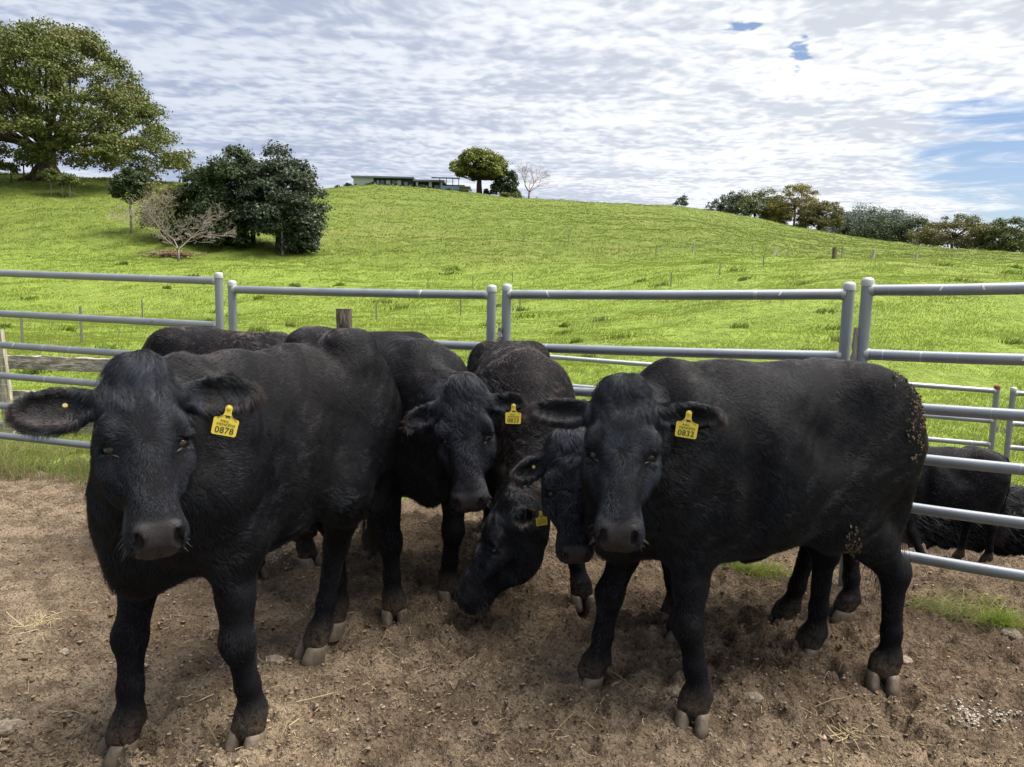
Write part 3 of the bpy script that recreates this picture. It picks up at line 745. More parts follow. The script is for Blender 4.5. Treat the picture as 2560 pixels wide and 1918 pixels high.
# ---- hilltop trees
tree('spreading_tree', 'broad domed bright green tree beside the house on the hilltop', ground_pt(1198, 492, 224), 8.2, 13.6, LEAF_BRIGHT, nc=44, rc=2.2, nleaf=14000, leaf=.62, trunk_h=.34, trunk_r=.75, seed=31, base=3.4, shape=.9)
tree('evergreen_tree', 'dark round tree on the hilltop between the domed tree and the bare one', ground_pt(1264, 495, 226), 4.0, 8.9, LEAF_DARK, nc=20, rc=1.6, nleaf=5000, leaf=.55, trunk_h=.2, trunk_r=.3, seed=32, base=.6)
branchy('bare_tree', 'leafless reddish tree with a fan of fine twigs alone on the hilltop', ground_pt(1322, 500, 225), 10.4, .95, BARK_RED, levels=6, r0=.24, seed=35, first=.24, ratio=.78, out=.42, flat=.8)
for (u, R, h_, lb, mt, dd) in ((1216, .9, 1.8, 'small round shrub right of the domed tree trunk', LEAF_DARK, 222), (1235, 1.4, 3.6, 'dark conical shrub under the dark hilltop tree', LEAF_DARK, 222), (1287, 2.6, 2.4, 'low bright bush right of the dark hilltop tree', LEAF_MID, 224), (1262, 1.6, 1.6, 'low reddish bush among the hilltop shrubs', LEAF_OLV, 221),
                          (845, 1.1, 3.4, 'slim dark shrub leftmost on the crest left of the house', LEAF_DARK, 236), (870, 1.7, 3.6, 'round dark shrub on the crest just left of the house', LEAF_DARK, 236), (838, 2.2, 1.3, 'low hedge bush at the far left of the crest', LEAF_DARK, 234), (1706, 2.3, 3.4, 'lone dark tree on the bare crest right of centre', LEAF_DARK, 222)):
    tree('shrub', lb, ground_pt(u, 480, dd), R, h_, mt, nc=10, rc=R * .45, nleaf=900, leaf=.40, trunk_h=.25, trunk_r=.08, seed=int(u), base=.1, cat='tree' if u == 1706 else 'bush')

# ---- line of trees behind the crest at the right
def behind(u, vtop, dep, R, seed, mat, label, nc=24, nleaf=6500, leaf=.5, name='tree', **kw):
    q = ground_pt(u, 560, dep); top = P(u, vtop, dep)[2]
    Ht = max(top - q[2], 4)
    kw.setdefault('base', -.5)
    return tree(name, label, q, R * 1.35, Ht, mat, nc=nc, nleaf=int(nleaf * 1.4), leaf=leaf * .85, seed=seed, trunk_r=.3, group='trees beyond the crest at right', **kw)
behind(1800, 488, 228, 4.0, 41, LEAF_GREY, 'small wispy grey tree at the left end of the right tree line', nc=16, nleaf=1500, rc=1.1, trunk_h=.5)
behind(1838, 478, 232, 5.0, 42, LEAF_GREY, 'thin pale branched tree second from left in the right tree line', nc=18, nleaf=2600, rc=1.3, trunk_h=.5, bark=BARK_PALE)
behind(1885, 473, 232, 7.6, 43, LEAF_MID, 'full green tree left of the yellowing tall tree', nc=34, nleaf=9000, rc=2.2)
behind(1938, 500, 226, 4.0, 44, LEAF_YEL, 'small yellow green tree between the full green tree and the tall one', nc=16, nleaf=3500)
behind(1985, 455, 224, 6.6, 45, LEAF_YEL, 'tallest yellowing tree of the right tree line with thin top', nc=34, nleaf=7500, rc=1.9, trunk_h=.5, bark=BARK_PALE)
behind(2048, 500, 216, 5.4, 46, LEAF_OLV, 'rounded olive tree just right of the tall yellowing tree', nc=26, nleaf=8500, rc=1.9, shape=.8)
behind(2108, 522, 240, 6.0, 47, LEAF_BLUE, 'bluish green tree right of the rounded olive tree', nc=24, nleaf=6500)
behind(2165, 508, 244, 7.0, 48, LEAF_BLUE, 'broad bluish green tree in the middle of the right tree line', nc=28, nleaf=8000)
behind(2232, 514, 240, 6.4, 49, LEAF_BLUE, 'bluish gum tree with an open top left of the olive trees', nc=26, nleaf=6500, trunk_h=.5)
behind(2200, 545, 226, 6.5, 50, LEAF_DARK, 'low dark tree in front of the bluish gum trees', nc=24, nleaf=6500)
behind(2290, 538, 222, 5.0, 51, LEAF_DARK, 'dark narrow tree left of the broad olive tree', nc=22, nleaf=5500)
behind(2385, 536, 196, 7.6, 52, LEAF_OLV, 'broad olive and ochre tree at the right of the crest', nc=34, nleaf=11000, rc=2.1)
behind(2470, 556, 205, 4.2, 53, LEAF_DARK, 'small dark tree between the two broad trees at right', nc=16, nleaf=4500)
behind(2520, 543, 186, 5.4, 54, LEAF_MID, 'green tree cut by the right edge behind the crest', nc=28, nleaf=8500, rc=1.8)
behind(2620, 560, 190, 6.4, 55, LEAF_DARK, 'dark tree mostly outside the right edge', nc=28, nleaf=6500)

# ---- the low modern house on the crest
MAT_WALLW = new_mat('white_wall', .7, (.42, .44, .46))[0]; MAT_ROOF = new_mat('grey_roof', .5, (.17, .19, .20), metal=.3)[0]
MAT_DARKF = new_mat('dark_frame', .5, (.035, .045, .055))[0]; MAT_GLASS = new_mat('window_glass', .06, (.06, .10, .14), spec=.8)[0]
MAT_BLUEG = new_mat('pale_blue_glass', .12, (.15, .25, .36), spec=.5)[0]; MAT_CURT = new_mat('pale_curtain', .8, (.45, .50, .52))[0]
hd_ = 236.0; hk_ = hd_ / 1922
hx = lambda u: P(u, 480, hd_)[0]; hz = lambda v, u=1000: P(u, v, hd_)[2]
hy = P(1000, 470, hd_)[1]
hroot = empty('house', (hx(1000), hy, float(H(hx(1000), hy)) + .0), label='long low white and grey modern house on the crest of the hill', cat='house')
hb = np.array(hroot.location)
def part(name, u0, u1, v0, v1, y0, y1, mat, parent=hroot, kind=None):
    x0, x1 = hx(u0), hx(u1); um = (u0 + u1) / 2; z1, z0 = hz(v0, um), hz(v1, um)
    me = MB().box(((x0 + x1) / 2 - hb[0], (y0 + y1) / 2, (z0 + z1) / 2 - hb[2]), (abs(x1 - x0), abs(y1 - y0), abs(z1 - z0))).mesh(name, mat)
    o = obj(name, me, parent); 
    return o
part('wall', 885, 934, 446, 500, -1.0, 9.0, MAT_WALLW)
part('wall', 934, 1034, 449, 505, .4, 9.0, MAT_DARKF)
part('roof', 880, 1036, 443, 447, -1.8, 10, MAT_ROOF)
part('roof', 1034, 1112, 452, 456, -2, 9, MAT_ROOF)
for i, (u0, u1) in enumerate(((941, 948), (950, 961), (964, 976), (979, 990), (992, 1003))):
    w_ = part('window', u0, u1, 450, 466, .20, .38, MAT_DARKF)
    part('pane', u0 + .8, u1 - .8, 451, 465, .12, .19, MAT_GLASS if i % 2 else MAT_CURT, w_)
part('door', 1010, 1019, 455, 474, .1, .38, MAT_BLUEG)
part('wall', 1036, 1160, 459, 500, 2.5, 9, MAT_DARKF)
for (u0, u1) in ((1041, 1046), (1073, 1080), (1102, 1106)): part('pillar', u0, u1, 456, 478, -1.2, -.4, MAT_WALLW)
for (u0, u1) in ((1050, 1068), (1084, 1100)): part('window', u0, u1, 461, 472, 2.3, 2.48, MAT_GLASS)
part('wall', 1112, 1172, 470, 500, 1.0, 8, MAT_WALLW); part('roof', 1108, 1176, 466, 469, -.5, 9, MAT_ROOF)
pg_ = part('pergola', 1080, 1150, 447, 449, -2.5, -1.5, MAT_DARKF)
for u in (1100, 1116, 1132, 1147): part('pergola_post', u, u + 1.6, 449, 480, -2.3, -1.9, MAT_DARKF, pg_)
part('balustrade', 1104, 1150, 469, 482, -3.2, -3.1, MAT_BLUEG)
hu = [892, 918, 932, 948, 968, 988, 1004, 1026, 1040, 1056, 1074, 1088, 1104, 1120, 1138, 1152, 1166]
for i, u in enumerate(hu):
    big = 1.5 if i in (2, 5, 7, 9) else 1.1
    vv = 470 + (u - 880) * .065
    side_txt = ['leftmost', 'second from left', 'third from left', 'fourth from left', 'fifth from left', 'sixth from left', 'seventh from left', 'eighth from left', 'middle', 'eighth from right', 'seventh from right', 'sixth from right', 'fifth from right', 'fourth from right', 'third from right', 'second from right', 'rightmost'][i]
    tree('hedge_shrub', 'clipped dark hedge shrub before the hilltop house, %s of the row' % side_txt, ground_pt(u, 480, 229), big * .95, big * 1.5, LEAF_DARK, nc=8, rc=big * .42, nleaf=420, leaf=.34, trunk_h=.2, trunk_r=.05, seed=u, base=.0, cat='shrub', group='hedge shrubs before the house')
for i, (u, v0, v1) in enumerate(((846, 452, 464), (894, 452, 464), (937, 455, 467), (983, 460, 472), (1024, 464, 476), (1067, 467, 480), (1310, 490, 499), (1342, 494, 502))):
    q = ground_pt(u, v1, 227); 
    me = MB().box((0, 0, .6), (.24, .24, 1.5)).mesh('fence_post', MAT_PALE)
    obj('fence_post', me, None, q, label='pale post of the hilltop fence, %s' % ['leftmost by the slim shrubs', 'at the left corner of the house', 'before the left end of the windows', 'before the middle of the house', 'before the blue door', 'before the dark carport', 'just left of the hilltop bare tree', 'just right of the hilltop bare tree'][i], cat='fence post', group='hilltop fence posts')
print('trees', round(time.time() - T0, 1))
# ================================================================== CATTLE
def mat_coat():
    m, nt, b = new_mat('black_coat', 0.5, (0.012, 0.012, 0.013), spec=0.5)
    at = nt.node('ShaderNodeAttribute', attribute_name='tint')
    hi = nt.node('ShaderNodeHairInfo')
    c = nt.mix(nt.math('MULTIPLY', hi.outputs['Random'], 0.5), at.outputs['Color'], (0.010, 0.010, 0.012))
    nt.l.new(c, b.inputs['Base Color'])
    b.inputs['Roughness'].default_value = 0.40
    b.inputs['Specular IOR Level'].default_value = 0.34
    b.inputs['Specular Tint'].default_value = (.78, .88, 1.0, 1)
    return m
def mat_skin():
    m, nt, b = new_mat('black_hide', 0.75, (0.006, 0.006, 0.007), spec=0.12)
    at = nt.node('ShaderNodeAttribute', attribute_name='skin')
    sp = nt.node('ShaderNodeSeparateColor', inp={0: at.outputs['Color']})
    nose, dust = sp.outputs[0], sp.outputs[1]
    tcn = nt.node('ShaderNodeTexCoord').outputs['Object']
    n = nt.noise(tcn, 60, 4, 0.6); nf = nt.noise(tcn, 420, 2, 0.5)
    v = nt.node('ShaderNodeTexVoronoi', feature='F1', inp={'Vector': tcn, 'Scale': 330.0})
    c = nt.mix(nose, (0.0025, 0.0025, 0.004), nt.mix(n, (0.014, 0.0130, 0.0140), (0.034, 0.031, 0.033)))
    c = nt.mix(nt.math('MULTIPLY', dust, nt.ramp(n, 0.3, 0.6)), c, (0.13, 0.095, 0.06))
    nt.l.new(c, b.inputs['Base Color'])
    rr = nt.mix(nose, (0.8, 0.8, 0.8), (0.24, 0.24, 0.24))
    nt.l.new(rr, b.inputs['Roughness'])
    hh = nt.math('MULTIPLY', v.outputs['Distance'], nose)
    nt.l.new(nt.bump(nt.math('ADD', hh, nt.math('MULTIPLY', nf, 0.3)), 0.35, 0.003), b.inputs['Normal'])
    return m
def mat_hoof():
    m, nt, b = new_mat('hoof_horn', 0.55, spec=0.35)
    tcn = nt.node('ShaderNodeTexCoord').outputs['Object']
    n = nt.noise(tcn, 22, 5, 0.65); n2 = nt.noise(nt.vscale(tcn, 20, 20, 260), 1.0, 3, 0.6)
    c = nt.mix(nt.ramp(n, 0.42, 0.58), (0.125, 0.096, 0.068), (0.080, 0.063, 0.048))
    c = nt.mix(nt.math('MULTIPLY', nt.ramp(n, 0.60, 0.68), 0.8), c, (0.12, 0.13, 0.15))
    nt.l.new(c, b.inputs['Base Color']); nt.l.new(nt.bump(nt.math('ADD', nt.math('MULTIPLY', n2, .35), n), 0.5, 0.005), b.inputs['Normal'])
    return m
MAT_COAT = mat_coat(); MAT_SKIN = mat_skin(); MAT_HOOF = mat_hoof()
MAT_EYE = new_mat('dark_eye', 0.08, (0.010, 0.007, 0.006), spec=0.6)[0]
MAT_LID = new_mat('eye_corner', 0.5, (0.032, 0.026, 0.020), spec=0.4)[0]
MAT_BTN = new_mat('ear_button', 0.5, (0.24, 0.19, 0.06), spec=0.4)[0]
MAT_WHISK = new_mat('whiskers', 0.5, (0.22, 0.21, 0.19), spec=0.4)[0]
MAT_TAG = new_mat('yellow_tag', 0.45, (0.58, 0.46, 0.055), spec=0.4)[0]
MAT_INK = new_mat('tag_ink', 0.6, (0.045, 0.040, 0.012))[0]
MAT_MUD = new_mat('dried_mud', 0.95, (0.085, 0.064, 0.040))[0]
MAT_TUFT = new_mat('golden_hair', 0.5, (0.30, 0.20, 0.09))[0]

def spl(xs, ys, n=160):
    """smooth interpolation table"""
    xs = np.array(xs, float); ys = np.array(ys, float)
    t = np.linspace(xs[0], xs[-1], n); i = np.clip(np.searchsorted(xs, t, 'right') - 1, 0, len(xs) - 2)
    h = xs[i + 1] - xs[i]; s = (t - xs[i]) / h
    m = np.gradient(ys, xs)
    y = (2*s**3-3*s*s+1)*ys[i] + (s**3-2*s*s+s)*h*m[i] + (-2*s**3+3*s*s)*ys[i+1] + (s**3-s*s)*h*m[i+1]
    return t.astype(np.float32), y.astype(np.float32)

class Field:
    def __init__(s, lo, hi, h):
        s.o = np.array(lo, np.float32); s.h = h
        s.n = np.ceil((np.array(hi) - lo) / h).astype(int) + 1
        s.ax = [(s.o[i] + h * np.arange(s.n[i])).astype(np.float32) for i in range(3)]
        s.D = np.full(s.n, 0.5, np.float32)
    def sub(s, lo, hi):
        a = np.clip(np.floor((np.array(lo) - s.o) / s.h).astype(int), 0, s.n)
        b = np.clip(np.ceil((np.array(hi) - s.o) / s.h).astype(int) + 1, 0, s.n)
        sl = tuple(slice(a[i], b[i]) for i in range(3))
        X = s.ax[0][sl[0]][:, None, None]; Y = s.ax[1][sl[1]][None, :, None]; Z = s.ax[2][sl[2]][None, None, :]
        return sl, X, Y, Z
    def union(s, lo, hi, fn, k=0.03, neg=False, m=None):
        m = (k + 0.03) if m is None else m
        sl, X, Y, Z = s.sub(np.array(lo) - m, np.array(hi) + m)
        if min(X.size, Y.size, Z.size) == 0: return
        d = fn(X, Y, Z); a = s.D[sl]
        if neg:
            d = -d; h = np.maximum(k - np.abs(a - d), 0) / k; s.D[sl] = np.maximum(a, d) + h * h * (k * 0.25)
        else:
            h = np.maximum(k - np.abs(a - d), 0) / k; s.D[sl] = np.minimum(a, d) - h * h * (k * 0.25)
    def cone(s, a, b, ra, rb, k=0.03, side=None, q=1.0, neg=False):
        """rounded cone; flattened by q along side"""
        a = np.array(a, np.float32); b = np.array(b, np.float32)
        R = max(ra, rb)
        def fn(X, Y, Z):
            x, y, z = X - a[0], Y - a[1], Z - a[2]; v = b - a
            if side is not None:
                sd = np.array(side, np.float32); sd = sd / np.linalg.norm(sd)
                t = (x * sd[0] + y * sd[1] + z * sd[2]) * np.float32(1 / q - 1)
                x, y, z = x + t * sd[0], y + t * sd[1], z + t * sd[2]
                v = v + sd * (v @ sd) * (1 / q - 1)
            t = np.clip((x * v[0] + y * v[1] + z * v[2]) / np.float32(v @ v + 1e-9), 0, 1)
            return np.sqrt((x - t * v[0]) ** 2 + (y - t * v[1]) ** 2 + (z - t * v[2]) ** 2) - (ra + (rb - ra) * t)
        s.union(np.minimum(a, b) - R, np.maximum(a, b) + R, fn, k, neg)
    def ell(s, c, r, R=None, k=0.03, neg=False):
        c = np.array(c, np.float32); r = np.array(r, np.float32); R = np.eye(3, dtype=np.float32) if R is None else np.array(R, np.float32)
        ext = np.sqrt(((R * r) ** 2).sum(1)); mr = float(r.min())
        def fn(X, Y, Z):
            x, y, z = X - c[0], Y - c[1], Z - c[2]
            q = [(x * R[0, i] + y * R[1, i] + z * R[2, i]) / r[i] for i in range(3)]
            k0 = np.sqrt(q[0] ** 2 + q[1] ** 2 + q[2] ** 2)
            k1 = np.sqrt((q[0] / r[0]) ** 2 + (q[1] / r[1]) ** 2 + (q[2] / r[2]) ** 2) + 1e-6
            return k0 * (k0 - 1) / k1
        s.union(c - ext, c + ext, fn, k, neg)
    def loft(s, o, R, kt, top, bot, wid, p=2.3, k=0.03, pear=0.0):
        """R columns: along, side, up"""
        o = np.array(o, np.float32); R = np.array(R, np.float32)
        tt, tp = spl(kt, top); _, bt = spl(kt, bot); _, wd = spl(kt, wid)
        wd = np.maximum(wd, 0.012)
        L0, L1 = kt[0], kt[-1]; mw = max(wid); mt, mb = max(top), min(bot)
        cs = np.array([o + R @ np.array([a, b_, c_]) for a in (L0, L1) for b_ in (-mw, mw) for c_ in (mb, mt)])
        def fn(X, Y, Z):
            x, y, z = X - o[0], Y - o[1], Z - o[2]
            a = x * R[0, 0] + y * R[1, 0] + z * R[2, 0]
            if R[1, 0] == 0 and R[2, 0] == 0: a = x * R[0, 0]
            b_ = np.abs(x * R[0, 1] + y * R[1, 1] + z * R[2, 1]); c_ = x * R[0, 2] + y * R[1, 2] + z * R[2, 2]
            ac = np.clip(a, L0, L1)
            T_ = np.interp(ac, tt, tp).astype(np.float32); B_ = np.interp(ac, tt, bt).astype(np.float32); W_ = np.interp(ac, tt, wd).astype(np.float32)
            zc = (T_ + B_) / 2; hh = np.maximum((T_ - B_) / 2, 0.012)
            vz = (c_ - zc) / hh
            if pear: W_ = W_ * (1 - pear * np.clip(vz, -1, 1))
            r = ((b_ / W_) ** p + np.abs(vz) ** p) ** np.float32(1 / p)
            d = (r - 1) * np.minimum(W_, hh)
            ex = a - ac
            return np.where(ex == 0, d, np.sqrt(np.maximum(d, 0) ** 2 + ex ** 2) + np.minimum(d, 0) * 0).astype(np.float32)
        s.union(cs.min(0), cs.max(0), fn, k)
    def mesh(s):
        import openvdb
        g = openvdb.FloatGrid(0.5); g.copyFromArray(s.D)
        pts, quads = g.convertToQuads(0.0)
        return pts.astype(np.float32) * s.h + s.o, quads


# side profile of the trunk (metres, x forward, for an animal 1.37 m at the withers)
TX = [-.76, -.72, -.62, -.48, -.30, -.10, .10, .28, .42, .54, .64, .70]
TT = [1.17, 1.27, 1.335, 1.362, 1.360, 1.358, 1.358, 1.360, 1.355, 1.26, 1.13, 1.03]
TB = [1.10, 1.00, .86, .76, .68, .615, .585, .58, .60, .64, .74, .90]
TW = [.04, .12, .205, .265, .295, .325, .335, .305, .255, .205, .15, .07]

CLAW = None
def claw_mesh():
    """one claw of a cloven hoof, toe towards +x, sole at z=0, inner face at y=0 side"""
    V = []; F = []; N = 14; rows = [(0.0, 1.0, 0.0), (0.010, 1.02, 0.0), (0.024, 1.0, -.004), (0.040, .97, -.010), (0.054, .93, -.016), (0.064, .86, -.020), (0.070, .5, -.022)]
    for z, s_, sh in rows:
        for k in range(N):
            a = 2 * math.pi * k / N
            x = 0.058 * math.cos(a); y = 0.031 * math.sin(a)
            if x > 0: y *= (1 - 0.18 * (x / 0.06) ** 2); 
            else: y *= 1.0; x *= 0.72
            if y < -0.021: y = -0.021 - (y + .021) * 0.1
            V.append((x * s_ + sh + 0.004, y * s_, z))
    R = len(rows)
    for i in range(R - 1):
        for k in range(N): F.append((i * N + k, i * N + (k + 1) % N, (i + 1) * N + (k + 1) % N, (i + 1) * N + k))
    F.append(tuple(range(N))[::-1]); F.append(tuple((R - 1) * N + k for k in range(N)))
    me = mesh_data('claw', V, F, MAT_HOOF, True)
    me.set_sharp_from_angle(angle=1.0)
    return me

def add_curves_obj(name, roots, pts, rad, tint, mat, parent, kind=None):
    """pts (n,k,3), rad (n,k), tint (n,3)"""
    n, k, _ = pts.shape
    hc = bpy.data.hair_curves.new(name)
    hc.add_curves([k] * n)
    hc.position_data.foreach_set('vector', pts.astype(np.float32).ravel())
    ra = hc.attributes.get('radius') or hc.attributes.new('radius', 'FLOAT', 'POINT')
    ra.data.foreach_set('value', rad.astype(np.float32).ravel())
    if tint is not None:
        at = hc.attributes.new('tint', 'FLOAT_COLOR', 'CURVE')
        c4 = np.ones((n, 4), np.float32); c4[:, :3] = tint
        at.data.foreach_set('color', c4.ravel())
    hc.materials.append(mat)
    o = bpy.data.objects.new(name, hc); COL.objects.link(o)
    if parent: o.parent = parent
    if kind: o['kind'] = kind
    return o

def n3(p, sc_, seed):
    return fbm(p[:, 0] * sc_ + p[:, 2] * sc_ * .71, p[:, 1] * sc_ + p[:, 2] * sc_ * 1.13, 3, seed)

def cow(name, label, pos, head_deg, scale=1.0, feet=None, poll=None, muzz=None, face=None, hs=1.0, ears=((.95, .1, .1), (.95, .1, .1)),
        h=0.009, nhair=60000, tagtext=None, tag_side=1, brown=0.0, group='black cattle in the yard', curl=0.0, tail=None, lying=False,
        hairlen=1.0, seed=1, tagrot=(0, 0, 0), hair_r=0.0006, tagpos=None, tagpix=None, tagscale=1.0, neckdrop=0.0, forelock=1.0, button=0, earlen=1.0, muddy=False, headhair=1.0, belly=1.0, hiproll=0.0, mudspots=(), sheath=0, wsc=1.0, earw=.050, footyaw={}):
    t_ = time.time()
    th = math.radians(head_deg); ch, sh = math.cos(th), math.sin(th)
    Rw = np.array([[ch, -sh, 0], [sh, ch, 0], [0, 0, 1.0]])              # local -> world
    pos = np.array(pos, float)
    toL = lambda p: (np.array(p, float) - pos) @ Rw / scale                # world -> local (unscaled animal)
    root = empty(name, pos, th, label=label, cat='cow', group=group)
    root.scale = (scale,) * 3
    F = Field((-1.05, -.85, -.03), (1.45, .85, 1.62), h)
    I = np.eye(3)
    # trunk
    TBb = [b if i in (0, 1, 9, 10, 11) else b + (1 - belly) * .1 for i, b in enumerate(TB)]
    F.loft((0, 0, 0), np.stack([I[0], I[1], I[2]], 1), TX, TT, TBb, [w_ * wsc for w_ in TW], 2.25, 0.02, pear=0.20)
    leg_pts = []
    drop = -0.38 if lying else 0.0
    for sy in (1, -1):
        # shoulder and haunch masses
        F.ell((.36, sy * .155, 1.00), (.14, .122, .29), k=.07)
        F.ell((.50, sy * .125, .86), (.12, .09, .14), k=.08)
        F.ell((-.46, sy * .155, 1.03), (.24, .125, .30), k=.10)
        F.ell((-.44, sy * .165, 1.27), (.07, .055, .055), k=.09)
        if hiproll: F.ell((-.45, sy * .10, 1.36), (.12, .075, .05), k=.08)           # hip bone
        F.ell((-.72, sy * .085, 1.18), (.05, .045, .05), k=.06)            # pin bone
        F.ell((-.24, sy * .325, 1.13), (.10, .04, .09), k=.15, neg=True); F.ell((.16, sy * .335, .95), (.04, .05, .28), k=.08, neg=True)    # flank hollow behind the ribs
        F.ell((-.25, sy * .24, .72), (.10, .05, .09), k=.07)               # flank fold
    F.ell((.56, 0, .74), (.13, .085, .16), k=.08)                          # brisket
    if feet is None: feet = {}
    rest = dict(FL=(.40, .17), FR=(.40, -.17), HL=(-.50, .17), HR=(-.50, -.17))
    for key, (rx, ry) in rest.items():
        sy = 1 if ry > 0 else -1
        if key in feet and feet[key] is not None:
            fl = toL(feet[key]); fx, fy, fz = fl
        else: fx, fy, fz = rx, ry, 0.0
        foot = np.array([fx, fy, fz])
        if key[0] == 'F':
            sho = np.array([.42, sy * .175, .92]); elb = np.array([.35 + .3 * (fx - .4) * .3, sy * .185, .73])
            knee = elb * .46 + foot * .54 + np.array([.022, 0, .04])
            knee[2] = .385 + fz * .5
            fet = foot * .90 + knee * .10 + np.array([-.022, 0, .0]); fet[2] = fz + .125
            F.cone(sho, elb, .135, .115, k=.08, side=(0, 1, 0), q=.75)
            F.cone(elb, elb * .45 + knee * .55, .093, .059, k=.06, side=(0, 1, 0), q=.86)
            F.cone(elb * .45 + knee * .55, knee, .062, .050, k=.04)
            F.ell(knee + [.008, 0, 0], (.052, .054, .064), k=.030)
            F.cone(knee, knee * .35 + fet * .65, .047, .038, k=.03)
            F.cone(knee * .35 + fet * .65, fet, .038, .043, k=.03)
        else:
            hip = np.array([-.42, sy * .16, 1.02]); sti = np.array([-.30 + .15 * (fx + .5), sy * .20, .80])
            hock = np.array([fx * .75 - .5 * .25 - .055, fy * .75 + sy * .155 * .25, .475 + fz * .5])
            fet = foot + np.array([-.028, 0, .125]); fet[:2] = fet[:2] * .93 + hock[:2] * .07
            F.cone(hip, sti, .20, .135, k=.08, side=(0, 1, 0), q=.60)
            F.cone((-.63, sy * .13, 1.02), (-.575, sy * .155, .64), .125, .080, k=.08, side=(0, 1, 0), q=.75)
            mid = sti * .45 + hock * .55 + np.array([-.015, 0, 0])
            F.cone(sti, mid, .130, .078, k=.07, side=(0, 1, 0), q=.72)
            F.cone(mid, hock, .075, .054, k=.05, side=(0, 1, 0), q=.85)
            F.ell(hock + [-.02, 0, .02], (.048, .040, .062), k=.035)
            F.cone(hock + [.008, 0, 0], hock * .3 + fet * .7, .048, .037, k=.03)
            F.cone(hock * .3 + fet * .7, fet, .037, .042, k=.03)
        leg_pts.append((key, foot, fet, math.radians(footyaw.get(key, 7 if key[1] == 'L' else -7))))
        # heading of the foot
        F.cone(fet, foot + [.004, 0, .075], .043, .050, k=.03)
        fyw = math.radians(footyaw.get(key, 7 if key[1] == 'L' else -7)); cyw, syw = math.cos(fyw), math.sin(fyw)
        for y_ in (1, -1):
            q1 = foot + [.012 * cyw - y_ * .023 * syw, .012 * syw + y_ * .023 * cyw, .080]
            F.cone(q1 + [-.012 * cyw, -.012 * syw, .03], q1 + [0, 0, -.014], .028, .031, k=.03)
        F.ell(fet + [-.040, .016, -.022], (.012, .009, .014), k=.012); F.ell(fet + [-.040, -.016, -.022], (.012, .009, .014), k=.012)
    if sheath: F.ell((-.06, 0, .575), (.10, .035, .045), k=.06); F.cone((-.10, 0, .56), (-.02, 0, .535), .022, .016, k=.03)
    # tail
    if tail is None: tail = [(-.735, 0, 1.25), (-.80, 0, 1.12), (-.80, 0, .9), (-.78, 0, .72)]
    for a, b, ra, rb in zip(tail[:-1], tail[1:], (.045, .034, .028), (.034, .028, .022)): F.cone(a, b, ra, rb, k=.03)
    # head frame
    pl_ = toL(poll); mz = toL(muzz)
    m = nrm(mz - pl_); fh_ = nrm(np.array(face, float) @ Rw); f = nrm(fh_ - m * (fh_ @ m)); sd = np.cross(f, m)
    # sd = animal's left when f=up-ish, m=forward : up x forward = left
    L = np.linalg.norm(mz - pl_); s = L / 0.52
    HR = np.stack([m, sd, f], 1)
    hp = lambda t, y, z: pl_ + HR @ (np.array([t, y, z]) * s)
    # neck
    jn = hp(.045, 0, -.105)
    base = np.array([.36, 0, 1.025]); 
    v = jn - base
    c1 = base + np.array([.20, 0, .02 - neckdrop]); 
    prev = None; N = 6
    for i in range(N + 1):
        t = i / N
        p_ = base * (1 - t) ** 2 + 2 * c1 * t * (1 - t) + jn * t * t
        r = .275 * (1 - t) ** 1.2 + .125 * s * t + .03 * t * (1 - t)
        if prev is not None: F.cone(prev[0], p_, prev[1], r, k=.05, side=np.cross(nrm(p_ - prev[0]), [0, 0, 1.0]) if abs(nrm(p_ - prev[0])[2]) < .93 else (0, 1, 0), q=.74)
        prev = (p_, r)
    th_ = hp(.10, 0, -.17)
    F.cone(th_, (.56, 0, .80), .055, .075, k=.12)                           # dewlap line
    # skull
    hk = [-.085, -.05, 0, .07, .14, .20, .27, .34, .40, .455, .50, .535]
    ht = [-.02, .012, .028, .036, .040, .034, .026, .020, .016, .012, .000, -.022]
    hb = [-.11, -.16, -.195, -.225, -.250, -.262, -.240, -.195, -.158, -.140, -.128, -.100]
    hw = [.038, .070, .097, .110, .108, .100, .082, .070, .063, .068, .068, .052]
    F.loft(pl_, HR, [x * s for x in hk], [x * s for x in ht], [x * s for x in hb], [x * s for x in hw], 3.0, .030)
    E = lambda c, r, k=.02, neg=False, R=None: F.ell(hp(*c), np.array(r) * s, HR if R is None else HR @ R, k * s, neg)
    E((-.012, 0, .012), (.050, .060, .030), .05)                            # poll knob
    for y in (1, -1):
        E((.178, y * .091, -.012), (.046, .032, .036), .03); E((.262, y * .108, -.060), (.05, .022, .03), .03)                 # brow
        E((.230, y * .078, -.150), (.105, .040, .085), .05)                 # cheek
        E((.262, y * .080, -.055), (.10, .022, .020), .04)                  # cheekbone ridge
        E((.300, y * .100, -.125), (.07, .02, .05), .03, True)              # hollow under it
        E((.226, y * .104, -.018), (.024, .017, .015), .012, True)         # eye socket
        E((.206, y * .102, -.010), (.014, .026, .012), .010)                # upper lid
        E((.245, y * .095, -.028), (.008, .022, .010), .010)                # lower lid
        E((.490, y * .047, -.030), (.040, .030, .036), .025)                # nostril wing
        E((.507, y * .046, -.012), (.024, .0095, .018), .008, True, Matrix.Rotation(y * 0.5, 3, 'Z') if False else np.array(Matrix.Rotation(y * -.55, 3, 'X')))
        E((.512, y * .057, -.034), (.030, .012, .0085), .008, True); E((.522, y * .049, -.028), (.022, .010, .012), .008, True)           # nostril comma
    E((.455, 0, -.078), (.070, .070, .055), .04)                            # muzzle
    E((.470, 0, -.126), (.045, .055, .020), .02)                            # lower lip
    E((.505, 0, -.112), (.06, .075, .004), .010, True)                      # mouth line
    E((.535, 0, -.065), (.012, .004, .030), .010, True)                     # philtrum
    # ears
    ear_info = []
